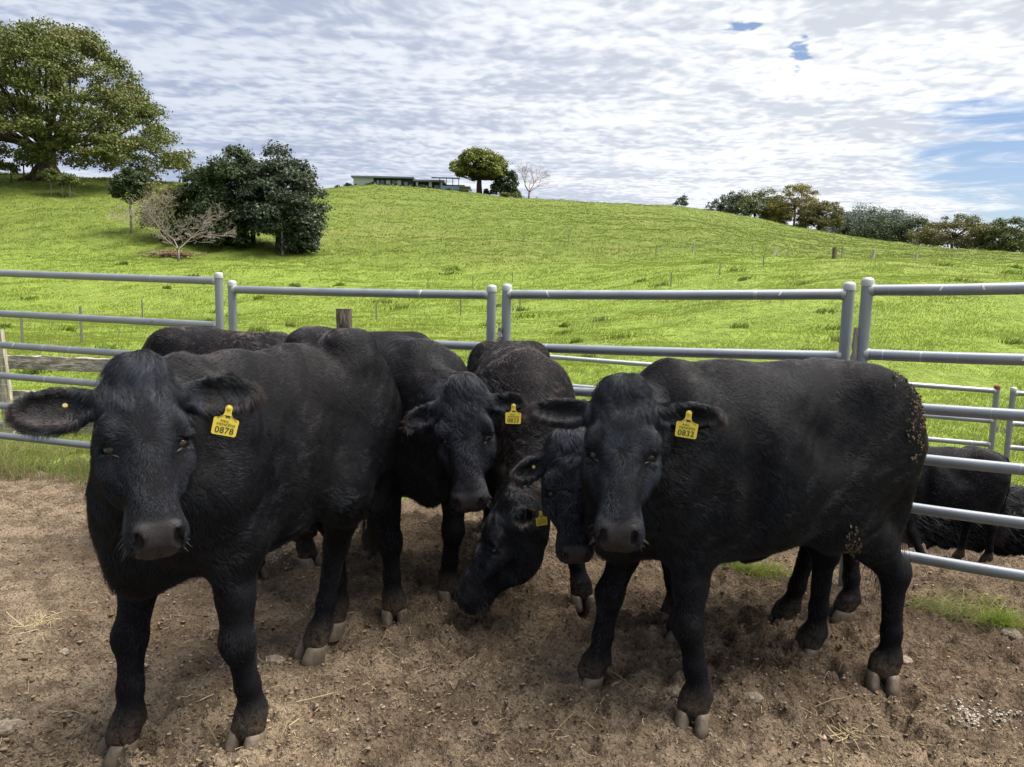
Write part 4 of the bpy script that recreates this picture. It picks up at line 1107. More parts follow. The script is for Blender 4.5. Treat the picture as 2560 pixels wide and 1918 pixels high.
    for y, ev in ((1, ears[0]), (-1, ears[1])):
        dx_, dz_, tw = ev[0], ev[1], ev[2]                                  # dx: sideways, dz: along face normal(+)/back(-), tw: towards muzzle(+)
        ed = nrm(HR @ np.array([tw, y * dx_, dz_]))
        el = (ev[3] if len(ev) > 3 else .155) * s * earlen
        b0_ = hp(.062, y * .093, -.045)
        op = nrm(HR @ np.array([ev[4] if len(ev) > 4 else .25, 0, 1.0])); op = nrm(op - ed * (op @ ed)); wd_ = np.cross(ed, op)
        ER = np.stack([ed, wd_, op], 1)
        c_ = b0_ + ed * el * .62
        F.cone(b0_ - ed * .02, b0_ + ed * el * .35, .038 * s, .034 * s, k=.03 * s)
        F.ell(c_, (el * .58, earw * s, .026 * s), ER, k=.022 * s)
        F.ell(c_ + ed * el * .04 + op * .028 * s, (el * .50, (earw - .012) * s, .036 * s), ER, k=.008 * s, neg=True)
        ear_info.append((b0_, ed, wd_, op, el, c_))
    X_, Y_, Z_ = F.ax[0][:, None, None], F.ax[1][None, :, None], F.ax[2][None, None, :]
    wob_ = np.sin(11 * X_ + 2.2 * np.sin(6 * Z_ + seed) + seed) * np.sin(9 * Z_ + 1.7 * np.sin(7 * X_ + seed * 2)) + .6 * np.sin(23 * X_ + 3 * np.sin(9 * Z_)) * np.sin(17 * Z_ + 5 * Y_)
    F.D += (.0048 * wob_ * np.clip((Z_ - .62) / .12, 0, 1) * np.clip((.52 - X_) / .15, 0, 1)).astype(np.float32)
    if tagpix is not None:                                                   # hang the tag on the front face of the ear
        eb, ed, ew, eo, el, ec = ear_info[0 if tag_side > 0 else 1]
        q0 = pos + Rw @ ((ec + eo * .036 * s) * scale); nw = Rw @ eo; c0_ = np.array([0, 0, CAM_H]); ry = P(tagpix[0], tagpix[1], 1.0) - c0_
        tt_ = ((q0 - c0_) @ nw) / (ry @ nw); far_ = np.linalg.norm(q0 - c0_) / np.linalg.norm(ry)
        tagpos = c0_ + ry * (tt_ if abs(tt_ - far_) < .09 * far_ else far_ * .985)
    V, Q = F.mesh()
    # drop stray islands of the field's edge (none expected), clip below the sole
    me = mesh_data('body', V, Q[:, ::-1], MAT_SKIN, True)
    # orientation check: outward normals
    nv = np.zeros(len(V) * 3, np.float32); me.vertex_normals.foreach_get('vector', nv); nv = nv.reshape(-1, 3)
    cen = V.mean(0)
    if (nv * (V - cen)).sum() < 0:
        me.flip_normals(); me.vertex_normals.foreach_get('vector', nv.ravel()); 
        nv = np.zeros(len(V) * 3, np.float32); me.vertex_normals.foreach_get('vector', nv); nv = nv.reshape(-1, 3)
    # head coordinates of every vertex
    q = (V - pl_) @ HR / s
    inhead = (q[:, 0] > -.12) & (q[:, 0] < .6) & (np.abs(q[:, 1]) < .16) & (q[:, 2] > -.30) & (q[:, 2] < .12)
    nose = inhead * sstep(.462, .482, q[:, 0] + .10 * np.maximum(0, -(q[:, 2]) - .07) * 0 - .35 * np.maximum(0, np.abs(q[:, 1]) - .045)) * sstep(-.112, -.10, q[:, 2]) * (1 - .0 * q[:, 0]) * sstep(.064, .054, np.abs(q[:, 1]))
    dust = sstep(.20, .06, V[:, 2]) * .5
    if muddy: dust = np.maximum(dust, sstep(.70, .76, -V[:, 0]) * sstep(.06, .2, V[:, 1] * -1) * .0)
    at = me.color_attributes.new('skin', 'FLOAT_COLOR', 'POINT')
    c4 = np.zeros((len(V), 4), np.float32); c4[:, 0] = nose; c4[:, 1] = dust; c4[:, 3] = 1
    at.data.foreach_set('color', c4.ravel())
    body = obj('body', me, root)
    # ---- eyes
    for y in (1, -1):
        bm = bmesh.new(); bmesh.ops.create_uvsphere(bm, u_segments=16, v_segments=10, radius=.0205 * s)
        e = bpy.data.meshes.new('eye'); bm.to_mesh(e); bm.free(); e.materials.append(MAT_EYE)
        e.polygons.foreach_set('use_smooth', np.ones(len(e.polygons), bool))
        obj('eye', e, root, hp(.226, y * .090, -.027))
        ec_ = MB().tube([hp(.246, y * .092, -.019), hp(.253, y * .083, -.013), hp(.262, y * .073, -.008)], [.0022 * s, .0034 * s, .0016 * s], 8)
        obj('eye_corner', ec_.mesh('eye_corner', MAT_LID, True), root)
    # ---- hooves
    global CLAW
    if CLAW is None: CLAW = claw_mesh()
    for key, foot, fet, yaw in leg_pts:
        cy_, sy_ = math.cos(yaw), math.sin(yaw)
        for y in (1, -1):
            o = obj('hoof', CLAW, root, foot + np.array([.022 * cy_ - y * .031 * sy_, .022 * sy_ + y * .031 * cy_, -.006]))
            o.rotation_euler = (0, 0, yaw + y * .08); o.scale = (1.08, y * 1.12, 1.12)
    # ---- coat
    me.calc_loop_triangles()
    Fq = Q; a, b_, c_, d_ = (V[Fq[:, i]] for i in range(4))
    A1 = np.linalg.norm(np.cross(b_ - a, c_ - a), axis=1) / 2; A2 = np.linalg.norm(np.cross(c_ - a, d_ - a), axis=1) / 2
    AA = A1 + A2
    fc = (a + c_) / 2; fqh = (fc - pl_) @ HR / s
    fhead = (fqh[:, 0] > -.12) & (fqh[:, 0] < .56) & (np.abs(fqh[:, 1]) < .17) & (fqh[:, 2] > -.30)
    wgt = AA * np.where(fhead, 3.6 * headhair, 1.0)
    for (eb, ed, ew, eo, el, ec) in ear_info:
        tt_ = (fc - eb) @ ed; near = (tt_ > 0) & (tt_ < el * 1.3) & (np.linalg.norm(fc - ec, axis=1) < el * .75); wgt = np.where(near, AA * 4.0, wgt)
    cum = np.cumsum(wgt); n = nhair
    fi = np.searchsorted(cum, rng.uniform(0, cum[-1], n)); fi = np.clip(fi, 0, len(Fq) - 1)
    u = rng.uniform(0, 1, n)[:, None]; w = rng.uniform(0, 1, n)[:, None]
    def lerp(arr): return (arr[Fq[fi, 0]] * (1 - u) * (1 - w) + arr[Fq[fi, 1]] * u * (1 - w) + arr[Fq[fi, 2]] * u * w + arr[Fq[fi, 3]] * (1 - u) * w)
    p = lerp(V); nn = nrm(lerp(nv)); ns = lerp(nose[:, None])[:, 0]
    qh = (p - pl_) @ HR / s
    x, y, z = p[:, 0], p[:, 1], p[:, 2]
    # base flow on trunk
    D_ = np.zeros((n, 3)); D_[:, 0] = -0.9 + .35 * sstep(.3, .8, x); D_[:, 2] = -.55
    side_dn = np.clip(np.abs(nn[:, 1]), 0, 1); D_[:, 2] *= side_dn
    D_[:, 1] += np.sign(y) * .25 * np.clip(nn[:, 2], 0, 1)
    leg = sstep(.66, .52, z); D_ = D_ * (1 - leg[:, None]) + np.array([-.15, 0, -1.0]) * leg[:, None]
    Ln = np.full(n, .0165) * (1 - .40 * leg); lay = np.full(n, .30)
    # neck
    nk = sstep(.45, .75, x) * (1 - leg)
    nd = nrm(base - jn); D_ = D_ * (1 - nk[:, None]) + (nd * .7 + np.array([0, 0, -.7])) * nk[:, None]
    Ln = Ln * (1 + .35 * nk)
    bel = np.clip(-nn[:, 2], 0, 1) * (1 - leg) ; Ln = Ln * (1 + .35 * bel); lay = lay + .35 * bel
    # crest stands up a little
    crest = np.clip(nn[:, 2], 0, 1) ** 6 * sstep(.0, .3, x) * sstep(.9, .5, x) ; lay = lay + .55 * crest; Ln = Ln * (1 + .35 * crest)
    # head
    hd = (qh[:, 0] > -.10) & (qh[:, 0] < .6) & (np.abs(qh[:, 1]) < .165) & (qh[:, 2] > -.28) & (qh[:, 2] < .1)
    hdw = (hd * sstep(-.10, -.03, qh[:, 0]))[:, None]
    t, ys, zs = qh[:, 0], qh[:, 1], qh[:, 2]
    front = np.clip(nn @ f, 0, 1)
    wh_t = .235
    dt = t - wh_t
    dirh = np.stack([np.where(dt > 0, 1.0, -1.0) * np.minimum(np.abs(dt) / .03, 1) , ys / .05, np.zeros(n)], 1)
    dirh[:, 1] = np.clip(dirh[:, 1], -1, 1) * np.exp(-np.abs(dt) / .10) * 1.1
    # cheeks flow down and back
    side_ = 1 - front
    ckd = np.stack([.75 + 0 * t, 0 * t, -.6 + 0 * t], 1)
    dirh = dirh * front[:, None] + ckd * side_[:, None]
    # forelock : poll hair falls forward over the forehead
    fl = sstep(.150, .070, t + .020 * np.sin(ys * 90 + seed)) * sstep(-.07, -.01, zs) * forelock
    fdir = np.stack([1.0 + 0 * t, ys / .060 + .5 * np.sin(ys * 60 + t * 30 + seed * 3), -.05 + 0 * t], 1)
    dirh = dirh * (1 - fl[:, None]) + fdir * fl[:, None]
    Dh = dirh @ HR.T
    D_ = D_ * (1 - hdw) + Dh * hdw
    hl = .009 + .015 * sstep(.36, .12, t) * front + .004 * side_; hl = hl * (1 - fl) + .030 * fl * forelock * (0.4 + .9 * rng.random(n)) + 0
    Ln = Ln * (1 - hdw[:, 0]) + hl * hdw[:, 0] * s
    lay = lay * (1 - hdw[:, 0]) + (.34 + .05 * fl) * hdw[:, 0]
    # ears
    eartag = np.zeros(n, bool); redtip = np.zeros(n)
    for (eb, ed, ew, eo, el, ec) in ear_info:
        r_ = p - eb; tt_ = r_ @ ed; ww = r_ @ ew; oo = r_ @ eo
        near = (tt_ > .012) & (tt_ < el * 1.3) & (np.abs(ww) < .085 * s) & (np.abs(oo) < .07 * s) & ~(hd & (np.abs(ys) < .112))
        rim = sstep(.55, 1.0, np.sqrt(((tt_ - el * .62) / (el * .56)) ** 2 + (ww / (earw * s)) ** 2))
        de = ed[None, :] * (.8) + ew[None, :] * (np.sign(ww) * np.minimum(np.abs(ww) / .04, 1) * .75)[:, None] + eo[None, :] * (.15 * (1 - rim))[:, None]
        D_ = np.where(near[:, None], de, D_); Ln = np.where(near, (.013 + .012 * rim) * s * (.8 + .5 * rng.random(n)), Ln); lay = np.where(near, .42 - .15 * rim, lay)
        redtip = np.where(near, sstep(.95, 1.3, tt_ / el), redtip)
    D_ = D_ - nn * (D_ * nn).sum(1, keepdims=True); D_ = nrm(D_)
    # clumping and swirls
    sw = n3(p, 5, 100 + seed) * 1.5 + n3(p, 17, 200 + seed) * 2.2 + n3(p, 45, 250 + seed) * 1.0
    bt = np.cross(nn, D_); D_ = nrm(D_ + bt * (sw * (1 + 2.2 * fl))[:, None] + rng.normal(0, .07, (n, 3)))
    cl = n3(p, 26, 300 + seed)
    Ln = Ln * hairlen * (1 + 1.0 * cl) * rng.uniform(.7, 1.25, n)
    lay = np.clip(lay + .75 * n3(p, 24, 400 + seed) + .35 * n3(p, 8, 450 + seed), .05, 1.2)
    lay = np.maximum(lay, .24 * hdw[:, 0]) + fl * np.clip(.15 + 1.6 * n3(p, 35, 480 + seed), 0, .6)
    keep = (ns < .3) & ~(z < .062)
    if tagpos is not None: keep &= np.linalg.norm(p - (toL(tagpos) - np.array([0, 0, .045])), axis=1) > .064
    # none right on the eyeballs
    for yy in (1, -1): keep &= np.linalg.norm((qh - np.array([.227, yy * .100, -.016])) * [1.3, 1, 1], axis=1) > .017
    p, nn, D_, Ln, lay = p[keep], nn[keep], D_[keep], Ln[keep], lay[keep]; fl = fl[keep]; x, y, z = x[keep], y[keep], z[keep]; hdk = hdw[keep, 0]; redtip = redtip[keep]
    n = len(p); K = 4
    ts = np.linspace(0, 1, K)
    pts = np.zeros((n, K, 3)); rd = np.zeros((n, K))
    droop = np.array([0, 0, -1.0])
    wob = rng.normal(0, .10, (n, 3)) + bt[keep] * (n3(p, 14, 500 + seed)[:, None]) * .8
    for i, tq in enumerate(ts):
        off = nn * (lay * (tq - .55 * tq * tq))[:, None] + D_ * (tq * 1.0)[..., None] + wob * (tq * tq) + droop * (.25 * tq * tq) + (droop * (.35 * tq * tq)) * fl[:, None]
        pts[:, i] = p - nn * .001 + off * Ln[:, None]
        rd[:, i] = hair_r * (1.0, .95, .75, .2)[i]
    rd *= (1 - .25 * hdk)[:, None]
    base_c = np.tile(np.array([.0052, .0060, .0088]), (n, 1)) * 1.2 * (1 + 3.8 * hdk * (front[keep] ** 1.5))[:, None]  # bluish tone and lighter face paint sky sheen into the hair colour
    br = np.clip((brown * (.3 + .7 * np.clip(nn[:, 2] + .5, 0, 1)) + .42 * np.clip(nn[:, 2], 0, 1) ** 1.5 + .35 * n3(p, 3, 600 + seed) - .04) * (1 - .85 * hdk), 0, 1)[:, None]  # brown tint, strengthened on upward faces to paint sheen along the back
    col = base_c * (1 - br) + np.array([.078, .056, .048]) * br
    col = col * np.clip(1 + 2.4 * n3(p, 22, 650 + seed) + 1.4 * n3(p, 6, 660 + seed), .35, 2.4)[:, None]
    col = col * (1 - (redtip * .75)[:, None]) + np.array([.075, .042, .026]) * (redtip * .75)[:, None]
    dst = (sstep(.24, .06, z) * np.clip(.45 + 2.4 * n3(p, 13, 700 + seed), 0, 1) * (1 - leg[keep] * 0))[:, None] * .75
    col = col * (1 - dst) + np.array([.13, .095, .062]) * dst
    if muddy:
        mu = (sstep(.62, .74, -x) * sstep(.75, .9, z) * sstep(1.30, 1.2, z) * np.clip(n3(p, 30, 5) * 5 + .6, 0, 1))[:, None]
        col = col * (1 - mu) + np.array([.16, .12, .075]) * mu
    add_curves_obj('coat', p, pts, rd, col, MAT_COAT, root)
    # ---- tail switch
    te = np.array(tail[-1]); ns_ = 260
    rs = te + rng.normal(0, .014, (ns_, 3)); Ls = rng.uniform(.28, .50, ns_); K2 = 6
    pts = np.zeros((ns_, K2, 3)); rd = np.zeros((ns_, K2)); dv = rng.normal(0, .12, (ns_, 3)); dv[:, 2] = 0; ph = rng.uniform(0, 6, ns_)
    for i in range(K2):
        tq = i / (K2 - 1); pts[:, i] = rs + (dv * tq)* Ls[:, None]; pts[:, i, 2] -= Ls * tq; pts[:, i, 0] += .012 * np.sin(ph + tq * 7); rd[:, i] = .0011 * (1 - .7 * tq)
    add_curves_obj('tail_switch', rs, pts, rd, np.tile([.02, .015, .012], (ns_, 1)), MAT_COAT, root)
    # ---- forelock extra long hairs
    nl = int(420 * (nhair > 50000) + 80)
    tt2 = rng.uniform(-.05, .045, nl); yy2 = rng.normal(0, .050, nl)
    rs = np.array([hp(a_, b2, .020 - 2.2 * b2 * b2) for a_, b2 in zip(tt2, yy2)]); Ls = rng.uniform(.02, .065, nl) * s * forelock
    clp = np.round(yy2 / .016) * .016
    dl = np.stack([.8 + 0 * tt2, (clp * 14 + .9 * np.sin(clp * 400 + seed) + rng.normal(0, .3, nl)), .35 + rng.normal(0, .2, nl)], 1); dl[tt2 < -.02, 0] -= .55; dl[tt2 < -.02, 2] += .25
    dl = nrm(dl) @ HR.T
    K2 = 6; pts = np.zeros((nl, K2, 3)); rd = np.zeros((nl, K2)); wv = rng.normal(0, .2, (nl, 3)); 
    for i in range(K2):
        tq = i / (K2 - 1); pts[:, i] = rs + (dl * tq + (m * .8 - f * .45) * tq * tq * .55 + wv * tq * tq * .4) * Ls[:, None]; rd[:, i] = .0005 * (1 - .65 * tq)
    add_curves_obj('forelock', rs, pts, rd, np.tile([.017, .0165, .018], (nl, 1)) * rng.uniform(.8, 2.0, (nl, 1)), MAT_COAT, root)
    # ---- crusts of dried mud caught in the coat
    if mudspots:
        Vw = pos + (V * scale) @ Rw.T; Nw = nv @ Rw.T; tocam = nrm(np.array([0, 0, CAM_H]) - Vw); q_ = Vw - np.array([0, 0, CAM_H]); dpt = q_ @ _f
        uu = 1280 + 1922 * (q_ @ _r) / dpt; vv = 959 - 1922 * (q_ @ _u) / dpt; fcg = (Nw * tocam).sum(1)
        mb_ = MB()
        for (mu_, mv_, ru, rv, cnt) in mudspots:
            ids = np.where((((uu - mu_) / ru) ** 2 + ((vv - mv_) / rv) ** 2 < 1) & (fcg > -.15) & (np.abs(dpt - np.median(dpt)) < 1.2))[0]
            if len(ids) == 0: continue
            for i_ in rng.choice(ids, cnt):
                nz = nv[i_]; ax = nrm(np.cross(nz, [0.1, 0.2, 1.0])); ay = np.cross(nz, ax); RR = np.stack([ax, ay, nz], 1)
                sz = rng.uniform(.0025, .0085); mb_.box(V[i_] + nz * .009, (sz * .8, sz * 1.5, .005), RR @ np.array(Matrix.Rotation(rng.uniform(-.5, .5), 3, 'Z')), jit=sz * .3)
        if mb_.n: obj('dried_mud', mb_.mesh('dried_mud', MAT_MUD), root, kind='stuff')
    # ---- whiskers
    nl = 70; yy3 = rng.uniform(-1, 1, nl); a3 = np.sign(yy3) * (np.abs(yy3) ** .5)
    rs = np.array([hp(.47 + rng.uniform(-.03, .03), a_ * .070, -.10 - rng.uniform(-.03, .025) - (1 - abs(a_)) * .02) for a_ in a3])
    dl = nrm(np.stack([.5 + rng.normal(0, .25, nl), a3 * 1.1 + rng.normal(0, .15, nl), -.5 + rng.normal(0, .3, nl)], 1)) @ HR.T
    Lw = rng.uniform(.015, .040, nl) * s; pts = np.zeros((nl, 4, 3)); rd = np.zeros((nl, 4))
    for i in range(4): tq = i / 3; pts[:, i] = rs + (dl * tq + np.array([0, 0, -.3]) * tq * tq) * Lw[:, None]; rd[:, i] = .00040 * (1 - .7 * tq)
    add_curves_obj('whiskers', rs, pts, rd, None, MAT_WHISK, root)
    # ---- ear tag
    if tagtext:
        eb, ed, ew, eo, el, ec = ear_info[0 if tag_side > 0 else 1]
        tc_ = eb + ed * el * .48 + eo * .022 * s if tagpos is None else toL(tagpos)
        make_tag(root, tc_, Rw, pos, scale / tagscale, tagtext, tagrot) if tagscale == 1 else make_tag(root, tc_, Rw, pos, scale, tagtext, tagrot, tagscale)
    if button:
        eb, ed, ew, eo, el, ec = ear_info[0 if button > 0 else 1]
        mb_ = MB(); c0 = eb + ed * el * .52 + eo * .012 * s
        mb_.tube([c0, c0 + eo * .006, c0 + eo * .009], [.0072, .0072, .006], 16)
        obj('ear_button', mb_.mesh('ear_button', MAT_BTN, True, .9), root)
    print('cow', label[:30], len(V), round(time.time() - t_, 1))
    return root, ear_info, hp, toL

def tag_outline():
    pts = []
    for x, y in ((-.034, -.078), (.034, -.078)): pass
    L_ = [(-.036, -.074), (-.032, -.078), (.032, -.078), (.036, -.074), (.037, -.030), (.034, -.026)]
    # shoulders curve in to the neck
    for t in np.linspace(0, 1, 8): L_.append((.034 - .024 * math.sin(t * math.pi / 2), -.026 + .020 * (1 - math.cos(t * math.pi / 2))))
    for a in np.linspace(-.3, math.pi + .3, 9): L_.append((.0105 * math.cos(a), .006 + .0105 * math.sin(a)))
    for t in np.linspace(1, 0, 8): L_.append((-.034 + .024 * math.sin(t * math.pi / 2), -.026 + .020 * (1 - math.cos(t * math.pi / 2))))
    L_.append((-.037, -.030))
    return L_
def flat_ngon(name, pts, th_, mat, bend=0.0):
    bm = bmesh.new()
    vs = [bm.verts.new((x, y, 0)) for x, y in pts]; f = bm.faces.new(vs)
    if f.normal.z < 0: f.normal_flip()
    r = bmesh.ops.extrude_face_region(bm, geom=[f]); 
    for v in [g for g in r['geom'] if isinstance(g, bmesh.types.BMVert)]: v.co.z -= th_
    bmesh.ops.recalc_face_normals(bm, faces=bm.faces)
    bmesh.ops.triangulate(bm, faces=[q_ for q_ in bm.faces if len(q_.verts) > 4])
    me = bpy.data.meshes.new(name); bm.to_mesh(me); bm.free(); me.materials.append(mat); return me
COWLOGO = [(-.0075, .0035), (-.0065, .0050), (-.0045, .0042), (.0060, .0042), (.0075, .0032), (.0078, -.0025), (.0068, -.0060), (.0055, -.0060), (.0052, -.0022), (.0035, -.0020), (.0028, -.0030),
           (-.0022, -.0028), (-.0028, -.0062), (-.0042, -.0062), (-.0042, -.0015), (-.0058, .0008), (-.0075, .0005), (-.0085, .0018)]
def make_tag(root, c, Rw, pos, scale, text, rot, ts=1.0):
    """yellow ear tag facing the camera roughly; rot = (yaw, pitch, roll) tweaks in radians"""
    e_ = mesh = flat_ngon('ear_tag', tag_outline(), .0022, MAT_TAG)
    to = obj('ear_tag', mesh, root)
    wp = pos + Rw @ (np.array(c) * scale)
    yawc = math.atan2(-wp[0], -wp[1])                                        # direction to the camera
    zc_ = nrm(np.array([-wp[0], -wp[1], 0.0])); yc_ = np.array([0, 0, 1.0]); xc_ = np.cross(yc_, zc_)
    B_ = Rw.T @ np.stack([xc_, yc_, zc_], 1)
    Mx = Matrix(B_.tolist()) @ Matrix.Rotation(rot[0], 3, 'Y') @ Matrix.Rotation(rot[1], 3, 'X') @ Matrix.Rotation(rot[2], 3, 'Z')
    to.location = tuple(c); to.rotation_euler = Mx.to_euler()
    to.scale = (.93 * ts / scale,) * 3
    def txt(body, size, x, y, rz=0.0, wsp=1.0, bold=.0, shear=0.0):
        cu = bpy.data.curves.new('lettering', 'FONT'); cu.body = body; cu.size = size; cu.align_x = 'CENTER'; cu.align_y = 'CENTER'; cu.extrude = .0002; cu.offset = bold
        cu.space_character = wsp; cu.shear = shear
        cu.materials.append(MAT_INK)
        o = bpy.data.objects.new('text_source', cu); COL.objects.link(o)
        bpy.context.view_layer.update()
        me_ = bpy.data.meshes.new_from_object(o.evaluated_get(bpy.context.evaluated_depsgraph_get())); bpy.data.objects.remove(o); bpy.data.curves.remove(cu)
        me_.name = 'lettering'
        if not me_.materials: me_.materials.append(MAT_INK)
        o = bpy.data.objects.new('lettering', me_); COL.objects.link(o); o.parent = to; o.location = (x, y, .0006); o.rotation_euler = (0, 0, rz); o['kind'] = 'stuff'
    txt(text, .0265, 0, -.0635, wsp=1.06, bold=.00035)
    txt('MENKENS', .0118, .001, -.0455, wsp=1.05, bold=.0)
    txt('Angus', .0098, -.006, -.0335, bold=.0, shear=.3)
    txt('ANGUS', .0062, -.0185, -.0225, .55, 1.1, .0)
    txt('ASSURED', .0056, .0195, -.0240, -.62, 1.1, .0)
    lg = flat_ngon('emblem', COWLOGO, .0002, MAT_INK); obj('emblem', lg, to, (0.001, -.0205, .0006))
    st = MB().tube([(0, .006, 0), (0, .006, .002), (0, .006, .003)], [.0065, .0065, .0045], 14).mesh('stud', MAT_TAG, True, .9); obj('stud', st, to)
    lr = mesh_data('rule', [(.002, -.0395, .0006), (.020, -.0405, .0006), (.020, -.0400, .0006), (.002, -.0390, .0006)], [(0, 1, 2, 3)], MAT_INK); obj('rule', lr, to)
UP = (0, 0, 1)
def g2(u, v, z=0.0):
    q = G(u, v, z); return (q[0], q[1], float(H0(q[0], q[1])) + .019)
def camdir(p): return nrm(np.array([0, 0, CAM_H]) - np.array(p))
# --- A : big cow at the left, tag 0878
polA = P(347, 936, 2.13); muzA = P(398, 1350, 1.93)
cow('cow', 'big black cow nearest the camera at left, head low, yellow tag 0878 in its ear', (-.965, 2.90, 0.0), -113, .99,
    feet=dict(FR=g2(314, 1900), FL=g2(626, 1876), HL=g2(792, 1652), HR=g2(838, 1590)),
    poll=polA, muzz=muzA, face=camdir(polA) + np.array([.10, 0, .25]),
    hiproll=1, wsc=.755, earw=.066, footyaw=dict(FL=8, FR=-18, HL=-25, HR=-10), ears=((.97, .16, .10, .205, .10), (.97, -.02, .10, .195, .10)), h=.0085, nhair=420000, tagtext='0878', tag_side=1, seed=1, tagrot=(0.05, -.1, -.24), tagpix=(572, 1026), hair_r=.00036, button=-1, brown=.10)
# --- B : big cow at the right, tag 0832
polB = P(1560, 982, 2.50); muzB = P(1546, 1345, 2.27)
cow('cow', 'big black cow standing side on at right, facing the camera with yellow tag 0832', (.94, 3.00, 0.0), 198, .975,
    feet=dict(FR=g2(1478, 1730), FL=g2(1732, 1822), HR=g2(2020, 1655), HL=g2(2204, 1722)),
    poll=polB, muzz=muzB, face=camdir(polB) + np.array([.0, 0, .25]),
    footyaw=dict(FL=52, FR=12, HL=48, HR=10), ears=((.97, .10, .03, .198, .15), (.97, .05, .03, .193, .15)), h=.0085, nhair=420000, tagtext='0832', tag_side=1, seed=2, tagrot=(0.0, -.1, -.10), tagpix=(1722, 1038), hair_r=.00038, brown=.12, muddy=True, sheath=1, mudspots=((2285, 1060, 24, 95, 150), (2128, 1375, 22, 66, 60), (2262, 960, 34, 50, 30)))
# --- C : centre-left cow, tag 0823
polC = P(1158, 972, 3.36); muzC = P(1172, 1262, 3.20)
cow('cow', 'black cow behind the two big ones, facing the camera with yellow tag 0823', (-.56, 4.02, 0.0), -70, .97,
    feet=dict(FR=g2(985, 1560), FL=g2(1122, 1508), HL=g2(930, 1405), HR=(-1.02, 4.55, 0)), belly=.9,
    poll=polC, muzz=muzC, face=camdir(polC) + np.array([-.10, 0, .20]),
    ears=((.97, .0, .04, .150, .1), (.85, .1, .38, .160, .2)), h=.0105, nhair=170000, tagtext='0823', tag_side=1, seed=3, tagrot=(.1, -.1, -.02), tagpix=(1284, 1018), hair_r=.0006, brown=.05)
# --- D : brown backed cow sniffing the ground
polD = P(1275, 1245, 3.62); muzD = P(1138, 1502, 3.58)
cow('cow', 'brown tinged cow in the middle lowering its head to sniff the ground', (.03, 4.28, -.04), -84, .96,
    feet=dict(FR=g2(1252, 1482), FL=g2(1452, 1520), HL=g2(1345, 1362), HR=(-.12, 4.9, -.05)),
    poll=polD, muzz=muzD, face=(-.93, -.15, .45),
    ears=((.90, -.2, -.30, .140, .1), (.9, .1, -.1, .14, .1)), h=.0105, nhair=170000, tagtext='0777', tag_side=1, seed=4, tagrot=(.2, -.1, .12), tagscale=.72, tagpix=(1352, 1284), hair_r=.0006, brown=.62, neckdrop=.25)
# --- E : cow behind B, its head beside B's
polE = P(1420, 1105, 3.12); muzE = P(1442, 1395, 2.98)
cow('cow', 'black cow half hidden behind the one tagged 0832, its lowered head left of hers', (1.12, 3.60, 0.0), 186, .93,
    feet=dict(FR=(.80, 3.55, 0), FL=g2(1692, 1612), HR=g2(2110, 1560), HL=g2(1955, 1580)),
    poll=polE, muzz=muzE, face=camdir(polE) + np.array([.10, 0, .15]),
    ears=((.95, .0, .1, .150, .2), (.80, .0, .42, .155, .3)), h=.0115, nhair=130000, seed=5, hair_r=.0008, brown=.10, button=-1, neckdrop=.12)
# --- F : cow behind A
polF = P(690, 1120, 3.95); muzF = P(760, 1330, 3.75)
cow('cow', 'black cow behind the left one, only its back and two feet showing', (-1.60, 4.42, -.02), -33, .975,
    feet=dict(FR=(-1.38, 4.02, 0), FL=g2(768, 1425), HL=(-2.0, 4.75, 0), HR=(-2.15, 4.5, 0)),
    poll=polF, muzz=muzF, face=(.2, -.8, .5), h=.014, nhair=100000, seed=6, hair_r=.0009, brown=.35)
# --- calves in the far pen
pc_ = P(2322, 1300, 5.35); zc_ = float(H0(pc_[0], pc_[1]))
poG = P(2180, 1190, 5.2); muG = P(2120, 1290, 5.1)
cow('calf', 'black calf standing beyond the right steel panel with its rump to the post', (pc_[0], pc_[1], zc_ + .02), 172, .60,
    feet=dict(FL=np.append(P(2300, 1435, 5.15)[:2], float(H0(*P(2300, 1435, 5.15)[:2]))), FR=None, HL=np.append(P(2462, 1408, 5.3)[:2], float(H0(*P(2462, 1408, 5.3)[:2]))), HR=np.append(P(2392, 1395, 5.45)[:2], float(H0(*P(2392, 1395, 5.45)[:2])))),
    poll=poG, muzz=muG, face=(-.5, -.2, .8), h=.014, nhair=40000, seed=7, hair_r=.0013, group='black calves in the far pen', brown=.1)
